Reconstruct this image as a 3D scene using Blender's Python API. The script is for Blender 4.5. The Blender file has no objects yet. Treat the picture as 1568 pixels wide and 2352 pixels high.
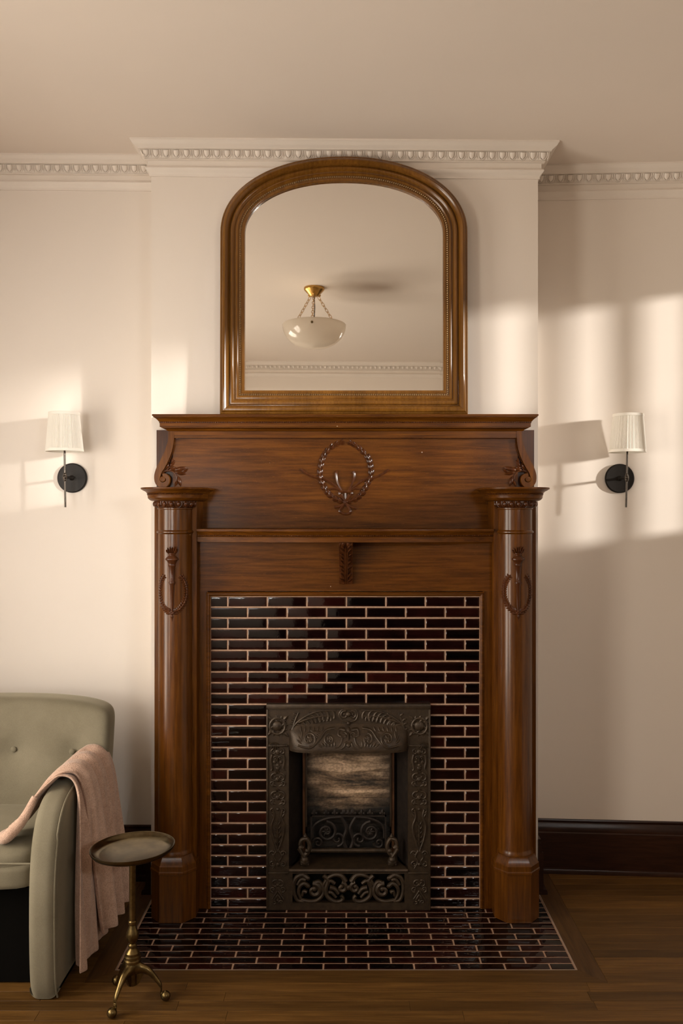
import bpy, bmesh, math, random
from mathutils import Vector, Matrix
random.seed(7)
PI = math.pi
scene = bpy.context.scene
COL = scene.collection

# ------------------------------------------------------------------ camera, world, light, exposure
CH, F = 1.595, 2057.0                      # eye height in metres, focal length in pixels of the 1568x2352 frame
cam_d = bpy.data.cameras.new('camera'); cam = bpy.data.objects.new('camera', cam_d); COL.objects.link(cam)
cam.location = (0, 0, CH); cam.rotation_euler = (PI / 2, 0, 0)
cam_d.sensor_fit = 'VERTICAL'; cam_d.sensor_height = 36; cam_d.sensor_width = 24
cam_d.lens = F / 2352 * 36; cam_d.shift_x = -16 / 2352; cam_d.clip_start = .05
scene.camera = cam
scene.view_settings.view_transform = 'Standard'; scene.view_settings.look = 'None'
scene.view_settings.gamma = 1; scene.view_settings.use_curve_mapping = False
scene.view_settings.exposure = 0.1

world = bpy.data.worlds.new('sky'); scene.world = world; world.use_nodes = True
world.node_tree.nodes['Background'].inputs[0].default_value = (.95, .8, .62, 1)
world.node_tree.nodes['Background'].inputs[1].default_value = .35

# windows: (x or y of the wall plane, span a0..a1, z0..z1)
XL, XR, YR = -2.15, 2.25, -.80
WIN_L = (1.85, 2.80, .50, 2.12)            # in the left wall: y0, y1, z0, z1
WIN_M = (.20, 1.20, .50, 2.12)             # second one in the left wall
WIN_R = (1.95, 3.70, 1.58, 2.72)           # in the right wall
OPEN_R = (-.6, 1.35, 0, 2.12)               # openings into an added unseen dark space that cuts bounce light
OPEN_B = (-.35, 2.0, 0, 1.95)
WIN_C = (-1.95, -1.05, 1.30, 2.15)           # in the rear wall, behind the camera to its left
WIN_B = (1.15, 1.95, 2.08, 2.46)              # added unseen transom for fill light from the right rear: x0, x1, z0, z1
def area(name, loc, rot, sx, sy, power, col):
    d = bpy.data.lights.new(name, 'AREA'); d.shape = 'RECTANGLE'; d.size = sx; d.size_y = sy; d.energy = power; d.color = col
    o = bpy.data.objects.new(name, d); COL.objects.link(o); o.location = loc; o.rotation_euler = rot
    return o
for nm, wn, pw in (('daylight_window_left', WIN_L, 66), ('daylight_window_middle', WIN_M, 80)):
    area(nm, (XL - .20, (wn[0] + wn[1]) / 2, (wn[2] + wn[3]) / 2), (0, -PI / 2 + .16, 0), wn[3] - wn[2], wn[1] - wn[0], pw, (1, .91, .785))
rear = area('fill_added_transom', ((WIN_B[0] + WIN_B[1]) / 2, YR - .20, (WIN_B[2] + WIN_B[3]) / 2), (0, 0, 0), WIN_B[1] - WIN_B[0], WIN_B[3] - WIN_B[2], 6.0, (1, .98, .94))  # fill lamp behind the added transom, aimed at the left alcove
rear.data.spread = math.radians(54)
rear.rotation_euler = Vector((-2.60, 4.8, -1.25)).to_track_quat('-Z', 'Y').to_euler()
rl = area('daylight_window_rear', ((WIN_C[0] + WIN_C[1]) / 2, YR - .20, (WIN_C[2] + WIN_C[3]) / 2), (PI / 2 - .02, 0, 0), WIN_C[1] - WIN_C[0], WIN_C[3] - WIN_C[2], 5.5, (1, .98, .94))
rl.data.spread = math.radians(50)
sun_d = bpy.data.lights.new('sun', 'SUN'); sun_d.energy = 6.2; sun_d.angle = math.radians(3.0); sun_d.color = (1, .94, .86)
sun = bpy.data.objects.new('sun', sun_d); COL.objects.link(sun)
sun.rotation_euler = Vector((-.89, .45, -.125)).to_track_quat('-Z', 'Y').to_euler()

# ------------------------------------------------------------------ materials
def new_mat(name):
    m = bpy.data.materials.new(name); m.use_nodes = True
    nt = m.node_tree; b = nt.nodes['Principled BSDF']
    return m, nt, b
def rgba(c): return (c[0], c[1], c[2], 1)
def coords(nt, scale=(1, 1, 1), rand=0.0):
    tc = nt.nodes.new('ShaderNodeTexCoord'); mp = nt.nodes.new('ShaderNodeMapping')
    mp.inputs['Scale'].default_value = scale
    if rand:
        oi = nt.nodes.new('ShaderNodeObjectInfo'); mu = nt.nodes.new('ShaderNodeMath'); mu.operation = 'MULTIPLY'
        mu.inputs[1].default_value = rand
        nt.links.new(oi.outputs['Random'], mu.inputs[0])
        cb = nt.nodes.new('ShaderNodeCombineXYZ')
        for i in range(3): nt.links.new(mu.outputs[0], cb.inputs[i])
        nt.links.new(cb.outputs[0], mp.inputs['Location'])
    nt.links.new(tc.outputs['Object'], mp.inputs['Vector'])
    return mp.outputs[0]
def noise(nt, vec, scale, detail=4, rough=.55, dist=0):
    n = nt.nodes.new('ShaderNodeTexNoise'); n.inputs['Scale'].default_value = scale
    n.inputs['Detail'].default_value = detail; n.inputs['Roughness'].default_value = rough; n.inputs['Distortion'].default_value = dist
    nt.links.new(vec, n.inputs['Vector']); return n.outputs['Fac']
def ramp(nt, fac, stops):
    r = nt.nodes.new('ShaderNodeValToRGB'); e = r.color_ramp.elements
    while len(e) < len(stops): e.new(.5)
    for el, (p, c) in zip(e, stops): el.position = p; el.color = rgba(c)
    nt.links.new(fac, r.inputs[0]); return r.outputs[0]
def mixc(nt, fac, a, b, mode='MIX'):
    m = nt.nodes.new('ShaderNodeMix'); m.data_type = 'RGBA'; m.blend_type = mode
    if isinstance(fac, float): m.inputs[0].default_value = fac
    else: nt.links.new(fac, m.inputs[0])
    for i, v in ((6, a), (7, b)):
        if isinstance(v, tuple): m.inputs[i].default_value = rgba(v)
        else: nt.links.new(v, m.inputs[i])
    return m.outputs[2]
def bump(nt, b, fac, strength, dist=.002):
    n = nt.nodes.new('ShaderNodeBump'); n.inputs['Strength'].default_value = strength; n.inputs['Distance'].default_value = dist
    nt.links.new(fac, n.inputs['Height']); nt.links.new(n.outputs[0], b.inputs['Normal'])
def plain(name, col, rough=.5, metal=0.0, nscale=None, var=.12, bstr=0, bscale=200, coat=0, spec=None):
    m, nt, b = new_mat(name)
    b.inputs['Base Color'].default_value = rgba(col); b.inputs['Roughness'].default_value = rough; b.inputs['Metallic'].default_value = metal
    if spec is not None: b.inputs['Specular IOR Level'].default_value = spec
    v = coords(nt)
    if nscale:
        f = noise(nt, v, nscale)
        lo = tuple(c * (1 - var) for c in col); hi = tuple(min(1, c * (1 + var)) for c in col)
        nt.links.new(ramp(nt, f, [(.3, lo), (.7, hi)]), b.inputs['Base Color'])
    if bstr: bump(nt, b, noise(nt, v, bscale, 3), bstr)
    if coat: b.inputs['Coat Weight'].default_value = coat; b.inputs['Coat Roughness'].default_value = .12
    return m
def wood(name, dark, mid, light, axis, rough=.28, fleck=0.5, coat=.35, rand=5.0, objvar=0.0, spec=.24, chips=False):
    m, nt, b = new_mat(name)
    st = [1, 1, 1]; st['XYZ'.index(axis)] = .055
    v = coords(nt, tuple(st), rand)
    g = noise(nt, v, 95, 6, .62)
    st2 = [1, 1, 1]; st2['XYZ'.index(axis)] = .18
    v2 = coords(nt, tuple(st2), rand)
    lg = noise(nt, v2, 7, 4, .55, .8)
    c = ramp(nt, g, [(.28, dark), (.5, mid), (.74, light)])
    c2 = ramp(nt, lg, [(.3, tuple(.62 * x for x in (1, 1, 1))), (.7, (1.0, 1.0, 1.0))])
    c = mixc(nt, 1.0, c, c2, 'MULTIPLY')
    if fleck:
        st3 = [1, 1, 1]; st3['XYZ'.index(axis)] = .16
        v3 = coords(nt, tuple(st3), rand)
        fl = noise(nt, v3, 240, 3, .55, 2.0)
        fm = ramp(nt, fl, [(.60, (0, 0, 0)), (.70, (fleck, fleck, fleck))])
        c = mixc(nt, fm, c, tuple(min(1, 1.3 * x) for x in light))
    if objvar:
        oi = nt.nodes.new('ShaderNodeObjectInfo')
        rv = ramp(nt, oi.outputs['Random'], [(0, (1 - objvar,) * 3), (1, (1.0, 1.0, 1.0))])
        c = mixc(nt, 1.0, c, rv, 'MULTIPLY')
    if chips:
        vv = nt.nodes.new('ShaderNodeTexVoronoi'); vv.inputs['Scale'].default_value = 9; nt.links.new(coords(nt, (1, 1, 1)), vv.inputs['Vector'])
        ns = noise(nt, coords(nt, (1, 1, 1)), 5, 2)
        ad = nt.nodes.new('ShaderNodeMath'); ad.operation = 'MULTIPLY_ADD'; ad.inputs[1].default_value = .05; nt.links.new(ns, ad.inputs[0]); nt.links.new(vv.outputs['Distance'], ad.inputs[2])
        cm = ramp(nt, ad.outputs[0], [(.036, (1.0, 1.0, 1.0)), (.044, (0, 0, 0))])
        c = mixc(nt, cm, c, (.55, .42, .30))
    nt.links.new(c, b.inputs['Base Color'])
    b.inputs['Roughness'].default_value = rough; b.inputs['Specular IOR Level'].default_value = spec
    b.inputs['Coat Weight'].default_value = coat; b.inputs['Coat Roughness'].default_value = .16
    bump(nt, b, g, .12, .0012)
    return m
M = {}
M['wall'] = plain('wall_paint', (.80, .725, .65), .62, nscale=1.5, var=.015, bstr=.06, bscale=260)
M['ceiling'] = plain('ceiling_paint', (.80, .71, .63), .75, nscale=1.2, var=.015, bstr=.04, bscale=220)
M['bounce_trap'] = plain('bounce_trap_paint', (.42, .33, .25), .7, nscale=2, var=.05)
M['trim'] = plain('crown_paint', (.80, .725, .65), .5, nscale=6, var=.02)
OD, OM, OL = (.056, .0155, .0012), (.112, .0345, .0027), (.175, .060, .0052)
M['oak_x'] = wood('varnished_oak_across', OD, OM, OL, 'X', .38, coat=.03, fleck=.28, spec=.13, chips=True)
M['oak_z'] = wood('varnished_oak_upright', OD, OM, OL, 'Z', .30, fleck=.18, coat=.28, chips=True)
M['oak_flat'] = wood('satin_oak_upright', OD, OM, OL, 'Z', .38, fleck=.18, coat=.03, spec=.13, chips=True)
M['oak_recess_shade'] = wood('dark_oak_recess_shade', (.038, .0105, .0016), (.070, .020, .0026), (.105, .032, .0045), 'Z', .4, fleck=.1, coat=.05)  # darker oak; its tone supplies the recess shade behind the scroll band
M['oak_carved'] = wood('carved_oak', (.045, .013, .004), (.085, .025, .007), (.13, .042, .010), 'Z', .28, fleck=0, coat=.1)
M['mirror_wood'] = wood('mirror_frame_wood', (.15, .058, .008), (.20, .082, .012), (.26, .112, .017), 'Z', .24, fleck=0, coat=.5)
M['mirror_wood_x'] = M['mirror_wood']
M['bead_gold'] = plain('antique_gilt', (.34, .23, .11), .32, .8, nscale=300, var=.4)
M['base_wood'] = wood('dark_stained_baseboard', (.018, .006, .003), (.032, .011, .005), (.05, .018, .008), 'X', .35, fleck=.15, coat=.15)
M['floor_x'] = wood('oak_floor', (.095, .042, .010), (.15, .070, .016), (.21, .104, .026), 'X', .46, fleck=.25, coat=.0, rand=40, objvar=.42)
M['floor_y'] = wood('oak_floor_border', (.065, .030, .010), (.11, .052, .016), (.15, .075, .025), 'Y', .46, fleck=.2, coat=.0, rand=40, objvar=.3)
M['subfloor'] = plain('subfloor', (.03, .015, .006), .8, nscale=20)
M['grout'] = plain('tan_grout', (.42, .27, .185), .85, nscale=60, var=.18, bstr=.3, bscale=500)
def glaze(name, stops, rough):
    m, nt, b = new_mat(name)
    oi = nt.nodes.new('ShaderNodeObjectInfo')
    c = ramp(nt, oi.outputs['Random'], stops)
    v = coords(nt, (1, 1, 1), 30)
    f = noise(nt, v, 14, 4, .6)
    c = mixc(nt, 1.0, c, ramp(nt, f, [(.3, (.45, .45, .45)), (.72, (1.5, 1.4, 1.4))]), 'MULTIPLY')
    nt.links.new(c, b.inputs['Base Color']); b.inputs['Roughness'].default_value = rough
    b.inputs['IOR'].default_value = 1.42
    bump(nt, b, noise(nt, v, 38, 2), .09, .003)
    return m
M['glaze'] = glaze('oxblood_glaze', [(0, (.0016, .0009, .001)), (.35, (.004, .0014, .0014)), (.7, (.009, .002, .0017)), (1, (.02, .0036, .0026))], .06)
M['glaze_edge'] = glaze('thin_glaze_edge', [(0, (.012, .004, .0026)), (1, (.034, .011, .006))], .12)
M['edge_metal'] = plain('aluminium_edge', (.62, .52, .44), .35, .8)
M['iron'] = plain('cast_iron', (.044, .0275, .0145), .44, .4, nscale=45, var=.35, bstr=.35, bscale=300)
M['iron_dark'] = plain('sooty_iron', (.020, .013, .009), .6, .4, nscale=40, var=.4, bstr=.3, bscale=250)
M['copper'] = plain('rusted_copper_lining', (.10, .042, .016), .5, .5, nscale=18, var=.5)
def clay():
    m, nt, b = new_mat('sooted_fireclay')
    v = coords(nt, (.7, 1, 1)); v2 = coords(nt, (.45, 1, 1.9))
    f = noise(nt, v2, 9, 5, .65, .6); g = noise(nt, v, 140, 4)
    c = ramp(nt, f, [(.36, (.03, .021, .014)), (.50, (.26, .17, .10)), (.62, (.62, .43, .28))])
    c = mixc(nt, 1.0, c, ramp(nt, g, [(.3, (.5, .5, .5)), (.65, (1.1, 1.1, 1.1))]), 'MULTIPLY')
    sx = nt.nodes.new('ShaderNodeSeparateXYZ'); tc = nt.nodes.new('ShaderNodeTexCoord'); nt.links.new(tc.outputs['Object'], sx.inputs[0])
    ad = nt.nodes.new('ShaderNodeMath'); ad.operation = 'MULTIPLY_ADD'; ad.inputs[1].default_value = .16; nt.links.new(noise(nt, v, 22, 5, .7), ad.inputs[0]); nt.links.new(sx.outputs[2], ad.inputs[2])
    soot = ramp(nt, ad.outputs[0], [(.43, (.05, .05, .05)), (.52, (1.0, 1.0, 1.0)), (.66, (1.0, 1.0, 1.0)), (.73, (.22, .22, .22))])
    c = mixc(nt, 1.0, c, soot, 'MULTIPLY')
    ax = nt.nodes.new('ShaderNodeMath'); ax.operation = 'ABSOLUTE'; nt.links.new(sx.outputs[0], ax.inputs[0])
    a2 = nt.nodes.new('ShaderNodeMath'); a2.operation = 'MULTIPLY_ADD'; a2.inputs[1].default_value = .12; nt.links.new(noise(nt, v, 18, 5, .7), a2.inputs[0]); nt.links.new(ax.outputs[0], a2.inputs[2])
    c = mixc(nt, 1.0, c, ramp(nt, a2.outputs[0], [(.13, (1.0, 1.0, 1.0)), (.23, (.3, .3, .3))]), 'MULTIPLY')
    nt.links.new(c, b.inputs['Base Color']); b.inputs['Roughness'].default_value = .9
    bump(nt, b, g, .5)
    return m
M['clay'] = clay()
M['bronze'] = plain('dark_bronze', (.014, .011, .009),   .46, .1, nscale=90, spec=.25, var=.15)
M['bronze_polished'] = plain('polished_dark_bronze', (.07, .058, .048), .2, .9, nscale=90, var=.1)
def cloth_shade():
    m, nt, b = new_mat('pleated_ivory_fabric')
    b.inputs['Base Color'].default_value = (.90, .87, .80, 1); b.inputs['Roughness'].default_value = .9
    v = coords(nt); bump(nt, b, noise(nt, v, 900, 2), .2)
    tr = nt.nodes.new('ShaderNodeBsdfTranslucent'); tr.inputs[0].default_value = (.84, .78, .68, 1)
    mx = nt.nodes.new('ShaderNodeMixShader'); mx.inputs[0].default_value = .22
    out = nt.nodes['Material Output']
    nt.links.new(b.outputs[0], mx.inputs[1]); nt.links.new(tr.outputs[0], mx.inputs[2]); nt.links.new(mx.outputs[0], out.inputs[0])
    return m
M['shade'] = cloth_shade()
M['shade_band'] = plain('ivory_band', (.86, .82, .74), .85, bstr=.15, bscale=900)
M['brass'] = plain('warm_brass', (.52, .30, .085), .28, 1.0, nscale=30, var=.12)
M['aged_brass'] = plain('aged_brass', (.165, .115, .046), .32, 1.0, nscale=55, var=.35, bstr=.12, bscale=160)
M['tray_brass'] = plain('tarnished_tray', (.125, .098, .054), .20, 1.0, nscale=26, var=.3, bstr=.05, bscale=90)
def opal():
    m, nt, b = new_mat('opal_glass')
    b.inputs['Base Color'].default_value = (.80, .74, .66, 1); b.inputs['Roughness'].default_value = .06; b.inputs['Coat Weight'].default_value = 1; b.inputs['Coat Roughness'].default_value = .04
    tr = nt.nodes.new('ShaderNodeBsdfTranslucent'); tr.inputs[0].default_value = (.85, .78, .68, 1)
    mx = nt.nodes.new('ShaderNodeMixShader'); mx.inputs[0].default_value = .55
    nt.links.new(b.outputs[0], mx.inputs[1]); nt.links.new(tr.outputs[0], mx.inputs[2]); nt.links.new(mx.outputs[0], nt.nodes['Material Output'].inputs[0])
    return m
M['glass_white'] = opal()
M['black'] = plain('black_cord', (.01, .009, .008), .6)
m, nt, b = new_mat('mirror_silver'); b.inputs['Base Color'].default_value = (.93, .91, .87, 1); b.inputs['Metallic'].default_value = 1; b.inputs['Roughness'].default_value = .015
M['silver'] = m
def velvet():
    m, nt, b = new_mat('sage_velvet')
    v = coords(nt); f = noise(nt, v, 5, 5, .6); g = noise(nt, v, 420, 3)
    c = ramp(nt, f, [(.3, (.158, .137, .092)), (.7, (.212, .186, .130))])
    c = mixc(nt, 1.0, c, ramp(nt, g, [(.3, (.88, .88, .88)), (.7, (1.08, 1.08, 1.08))]), 'MULTIPLY')
    nt.links.new(c, b.inputs['Base Color']); b.inputs['Roughness'].default_value = .85
    b.inputs['Sheen Weight'].default_value = .55; b.inputs['Sheen Roughness'].default_value = .35; b.inputs['Sheen Tint'].default_value = (.75, .69, .53, 1)
    b.inputs['Specular IOR Level'].default_value = .15
    bump(nt, b, g, .12, .001)
    return m
M['velvet'] = velvet()
def knit():
    m, nt, b = new_mat('blush_knit_wool')
    v = coords(nt)
    w1 = nt.nodes.new('ShaderNodeTexVoronoi'); w1.inputs['Scale'].default_value = 260; nt.links.new(v, w1.inputs['Vector'])
    f = noise(nt, v, 30, 4)
    c = ramp(nt, f, [(.3, (.52, .34, .25)), (.7, (.63, .43, .33))])
    c = mixc(nt, 1.0, c, ramp(nt, w1.outputs['Distance'], [(.0, (1.08, 1.08, 1.08)), (.8, (.72, .72, .72))]), 'MULTIPLY')
    nt.links.new(c, b.inputs['Base Color']); b.inputs['Roughness'].default_value = .95; b.inputs['Sheen Weight'].default_value = .25
    b.inputs['Specular IOR Level'].default_value = .1
    inv = nt.nodes.new('ShaderNodeMath'); inv.operation = 'SUBTRACT'; inv.inputs[0].default_value = 1; nt.links.new(w1.outputs['Distance'], inv.inputs[1])
    bump(nt, b, inv.outputs[0], .6, .002)
    return m
M['knit'] = knit()
def pane_mat():
    m, nt, b = new_mat('clear_window_glass')
    t = nt.nodes.new('ShaderNodeBsdfTransparent'); g = nt.nodes.new('ShaderNodeBsdfGlossy'); g.inputs['Roughness'].default_value = .02
    mx = nt.nodes.new('ShaderNodeMixShader'); mx.inputs[0].default_value = .06
    nt.links.new(t.outputs[0], mx.inputs[1]); nt.links.new(g.outputs[0], mx.inputs[2]); nt.links.new(mx.outputs[0], nt.nodes['Material Output'].inputs[0])
    return m
M['pane'] = pane_mat()
M['lining_and_shade'] = plain('black_lining_and_shade', (.004, .0035, .003), 1, spec=.05)  # black of the dust cover, and of the painted shade under the seat

# ------------------------------------------------------------------ mesh helpers
W = {}
def vec(p): return Vector(p)
class MB:
    def __init__(s): s.v = []; s.f = []; s.mi = []
    def add(s, o, fn=None):
        k = len(s.v); s.v += [tuple(fn(*p)) if fn else p for p in o.v]
        s.f += [tuple(i + k for i in f) for f in o.f]; s.mi += o.mi; return s
    def face(s, idx, mi=0): s.f.append(tuple(idx)); s.mi.append(mi)
    def box(s, x0, x1, y0, y1, z0, z1, bev=0):
        k = len(s.v)
        if bev <= 0:
            s.v += [(x, y, z) for x in (x0, x1) for y in (y0, y1) for z in (z0, z1)]
            for f in ((0, 1, 3, 2), (4, 6, 7, 5), (0, 4, 5, 1), (2, 3, 7, 6), (0, 2, 6, 4), (1, 5, 7, 3)): s.face([k + i for i in f])
        else:
            bm = bmesh.new(); bmesh.ops.create_cube(bm, size=1)
            for v in bm.verts: v.co = ((x0 + x1) / 2 + v.co.x * (x1 - x0), (y0 + y1) / 2 + v.co.y * (y1 - y0), (z0 + z1) / 2 + v.co.z * (z1 - z0))
            bmesh.ops.bevel(bm, geom=bm.edges[:], offset=bev, segments=2, profile=.5, affect='EDGES')
            bm.verts.index_update()
            s.v += [tuple(v.co) for v in bm.verts]
            for f in bm.faces: s.face([k + v.index for v in f.verts])
            bm.free()
        return s
    def loft(s, rings, closed=True, cap=True, mi=0, wrap=False):
        k = len(s.v); n = len(rings[0])
        for r in rings: s.v += [tuple(p) for p in r]
        R = len(rings)
        for a in range(R if wrap else R - 1):
            b2 = (a + 1) % R
            for i in range(n if closed else n - 1):
                j = (i + 1) % n
                s.face((k + a * n + i, k + a * n + j, k + b2 * n + j, k + b2 * n + i), mi)
        if cap and closed and not wrap:
            s.face([k + i for i in range(n)][::-1], mi); s.face([k + (R - 1) * n + i for i in range(n)], mi)
        return s
    def tube(s, pts, rad, n=8, closed=False, flat=None):
        pts = [Vector(p) for p in pts]; m = len(pts)
        if not hasattr(rad, '__len__'): rad = [rad] * m
        rings = []; up = None
        for i, p in enumerate(pts):
            if closed: t = pts[(i + 1) % m] - pts[i - 1]
            else: t = pts[min(i + 1, m - 1)] - pts[max(i - 1, 0)]
            if t.length < 1e-9: t = Vector((0, 0, 1))
            t.normalize()
            if up is None:
                up = Vector((0, -1, 0)) if abs(t.y) < .9 else Vector((1, 0, 0))
            up = up - t * up.dot(t)
            if up.length < 1e-6: up = t.orthogonal()
            up.normalize(); sd = t.cross(up)
            fl = flat or 1
            rings.append([p + (up * math.cos(a) * fl + sd * math.sin(a)) * max(rad[i], 1e-5) for a in [2 * PI * q / n for q in range(n)]])
        return s.loft(rings, True, not closed, wrap=closed)
    def lathe(s, prof, c=(0, 0, 0), n=32, cap=True, mod=None):
        rings = []
        for r, z in prof:
            rings.append([(c[0] + (r * (mod(q) if mod else 1)) * math.cos(2 * PI * q / n), c[1] + (r * (mod(q) if mod else 1)) * math.sin(2 * PI * q / n), c[2] + z) for q in range(n)])
        return s.loft(rings, True, cap)
    def ball(s, c, r, n=8, m=6, sc=(1, 1, 1)):
        prof = [(math.sin(PI * i / m), -math.cos(PI * i / m)) for i in range(m + 1)]
        rings = [[(c[0] + r * sc[0] * max(pr, 1e-4) * math.cos(2 * PI * q / n), c[1] + r * sc[1] * max(pr, 1e-4) * math.sin(2 * PI * q / n), c[2] + r * sc[2] * pz) for q in range(n)] for pr, pz in prof]
        return s.loft(rings, True, True)
    def pillow(s, c, h, N=14, k=5.0, fn=None, kxz=None):
        idx = {}; base = len(s.v)
        def vid(p):
            key = tuple(round(x, 5) for x in p)
            if key not in idx:
                q = Vector(p); L = (((abs(q.x) ** kxz + abs(q.z) ** kxz) ** (k / kxz) if kxz else abs(q.x) ** k + abs(q.z) ** k) + abs(q.y) ** k) ** (1 / k); q = q / L
                P = (c[0] + h[0] * q.x, c[1] + h[1] * q.y, c[2] + h[2] * q.z)
                if fn: P = fn(P[0], P[1], P[2], q)
                idx[key] = base + len(idx); s.v.append(tuple(P))
            return idx[key]
        g = [math.sin((-1 + 2 * i / N) * PI / 2 * .8) / math.sin(PI / 2 * .8) for i in range(N + 1)]
        for ax in range(3):
            for sg in (-1, 1):
                for i in range(N):
                    for j in range(N):
                        q = []
                        for (a, b2) in ((i, j), (i + 1, j), (i + 1, j + 1), (i, j + 1)):
                            p = [0, 0, 0]; p[ax] = sg; p[(ax + 1) % 3] = g[a]; p[(ax + 2) % 3] = g[b2]; q.append(vid(p))
                        s.face(q if sg > 0 else q[::-1])
        return s
    def mesh(s, name, mats, off=(0, 0, 0), ang=35, recalc=True):
        me = bpy.data.meshes.new(name)
        me.from_pydata([(p[0] - off[0], p[1] - off[1], p[2] - off[2]) for p in s.v], [], s.f)
        if not isinstance(mats, (list, tuple)): mats = [mats]
        for mm in mats: me.materials.append(mm)
        if len(mats) > 1: me.polygons.foreach_set('material_index', s.mi)
        if recalc:
            bm = bmesh.new(); bm.from_mesh(me); bmesh.ops.recalc_face_normals(bm, faces=bm.faces[:]); bm.to_mesh(me); bm.free()
        me.shade_smooth(); me.set_sharp_from_angle(angle=math.radians(ang)); me.update()
        return me
    def build(s, name, mats, parent=None, ang=35, recalc=True):
        off = W.get(parent.name, (0, 0, 0)) if parent else (0, 0, 0)
        o = bpy.data.objects.new(name, s.mesh(name, mats, off, ang, recalc)); COL.objects.link(o)
        if parent: o.parent = parent
        W[o.name] = off
        return o
def tag(o, label=None, cat=None, group=None, kind=None):
    if label: o['label'] = label
    if cat: o['category'] = cat
    if group: o['group'] = group
    if kind: o['kind'] = kind
    return o
def empty(name, loc, local=False):
    o = bpy.data.objects.new(name, None); COL.objects.link(o); o.location = loc; o.empty_display_size = .05
    W[o.name] = (0, 0, 0) if local else tuple(loc)
    return o
def piece(name, me, parent, wloc, rot=(0, 0, 0)):
    o = bpy.data.objects.new(name, me); COL.objects.link(o)
    if parent:
        o.parent = parent; w = W[parent.name]
        o.location = (wloc[0] - w[0], wloc[1] - w[1], wloc[2] - w[2])
    else: o.location = wloc
    o.rotation_euler = rot
    return o
def copy_tree(o, parent=None):
    c = o.copy(); COL.objects.link(c)
    if parent: c.parent = parent
    for ch in list(o.children): copy_tree(ch, c)
    return c
def at(x, y, Y): return ((x - 800) / F * Y, Y, CH + (1176 - y) / F * Y)   # a measured pixel taken back to a plane at depth Y
def offset_path(path, d):
    """2D open path moved sideways by d (to its left) with mitred corners"""
    out = []; n = len(path)
    for i, p in enumerate(path):
        p = Vector(p); ns = []
        if i > 0: t = (p - Vector(path[i - 1])).normalized(); ns.append(Vector((-t.y, t.x)))
        if i < n - 1: t = (Vector(path[i + 1]) - p).normalized(); ns.append(Vector((-t.y, t.x)))
        if len(ns) == 1: out.append(p + ns[0] * d)
        else:
            b2 = ns[0] + ns[1]; out.append(p + b2 * (2 * d / b2.dot(b2)) if b2.length > 1e-6 else p)
    return out
def sweep(mb, path, prof, zfn=None, close_back=True):
    """mouldings: prof = [(outward, z)], outward to the left of the path"""
    rings = []
    for o, z in prof:
        pp = offset_path(path, o)
        rings.append([(q.x, q.y, z + (zfn(q.x) if zfn else 0)) for q in pp])
    rr = list(zip(*rings))
    return mb.loft([list(r) for r in rr], closed=close_back, cap=close_back)
def spiral(cx, cz, r0, r1, a0, turns, n=18):
    return [(cx + (r0 + (r1 - r0) * i / n) * math.cos(a0 + turns * 2 * PI * i / n), cz + (r0 + (r1 - r0) * i / n) * math.sin(a0 + turns * 2 * PI * i / n)) for i in range(n + 1)]
def smooth(pts, sub=6):
    out = []; n = len(pts); D = len(pts[0])
    for i in range(n - 1):
        p0, p1, p2, p3 = pts[max(i - 1, 0)], pts[i], pts[i + 1], pts[min(i + 2, n - 1)]
        for j in range(sub):
            t = j / sub
            out.append(tuple(.5 * (2 * p1[d] + (p2[d] - p0[d]) * t + (2 * p0[d] - 5 * p1[d] + 4 * p2[d] - p3[d]) * t * t + (3 * p1[d] - p0[d] - 3 * p2[d] + p3[d]) * t ** 3) for d in range(D)))
    out.append(tuple(pts[-1])); return out
def smooth_step(t, stops):
    for (a, va), (b2, vb) in zip(stops[:-1], stops[1:]):
        if t <= b2: w = (t - a) / (b2 - a); w = w * w * (3 - 2 * w); return va + (vb - va) * w
    return stops[-1][1]
class Relief(MB):
    k = 1.0
    """carving drawn in (u, v) with height h; later mapped on a surface"""
    def stroke(s, uv, r0, r1=None, h=0.0, n=6, bulge=0):
        m = len(uv); r1 = r0 if r1 is None else r1
        rad = [(r0 + (r1 - r0) * i / (m - 1)) * s.k + bulge * math.sin(PI * i / (m - 1)) for i in range(m)]
        s.tube([(u, -h, v) for u, v in uv], rad, n); return s
    def leaf(s, u, v, ang, L, wd, h=.002, hh=None):
        hh = hh or wd * .55
        ca, sa = math.cos(ang), math.sin(ang); rings = []
        for t, k in ((0, .15), (.25, .8), (.5, 1), (.75, .65), (1, .04)):
            c = (u + ca * L * t, v + sa * L * t)
            rings.append([(c[0] - sa * wd * k * x, -(h + hh * k * y), c[1] + ca * wd * k * x) for x, y in ((-1, -.3), (-.55, .55), (0, 1), (.55, .55), (1, -.3))])
        return s.loft(rings, True, True)
    def boss(s, u, v, r, h=0, hs=.7): return s.ball((u, -h, v), r, 10, 6, (1, hs, 1))
def mirrored(rel):
    o = MB(); o.v = [(-p[0], p[1], p[2]) for p in rel.v]; o.f = [tuple(reversed(f)) for f in rel.f]; o.mi = list(rel.mi); return o
def flat(xc, Y, zc, tilt=0.0):
    return lambda u, y, v: (xc + u, Y + y, zc + v)

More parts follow.
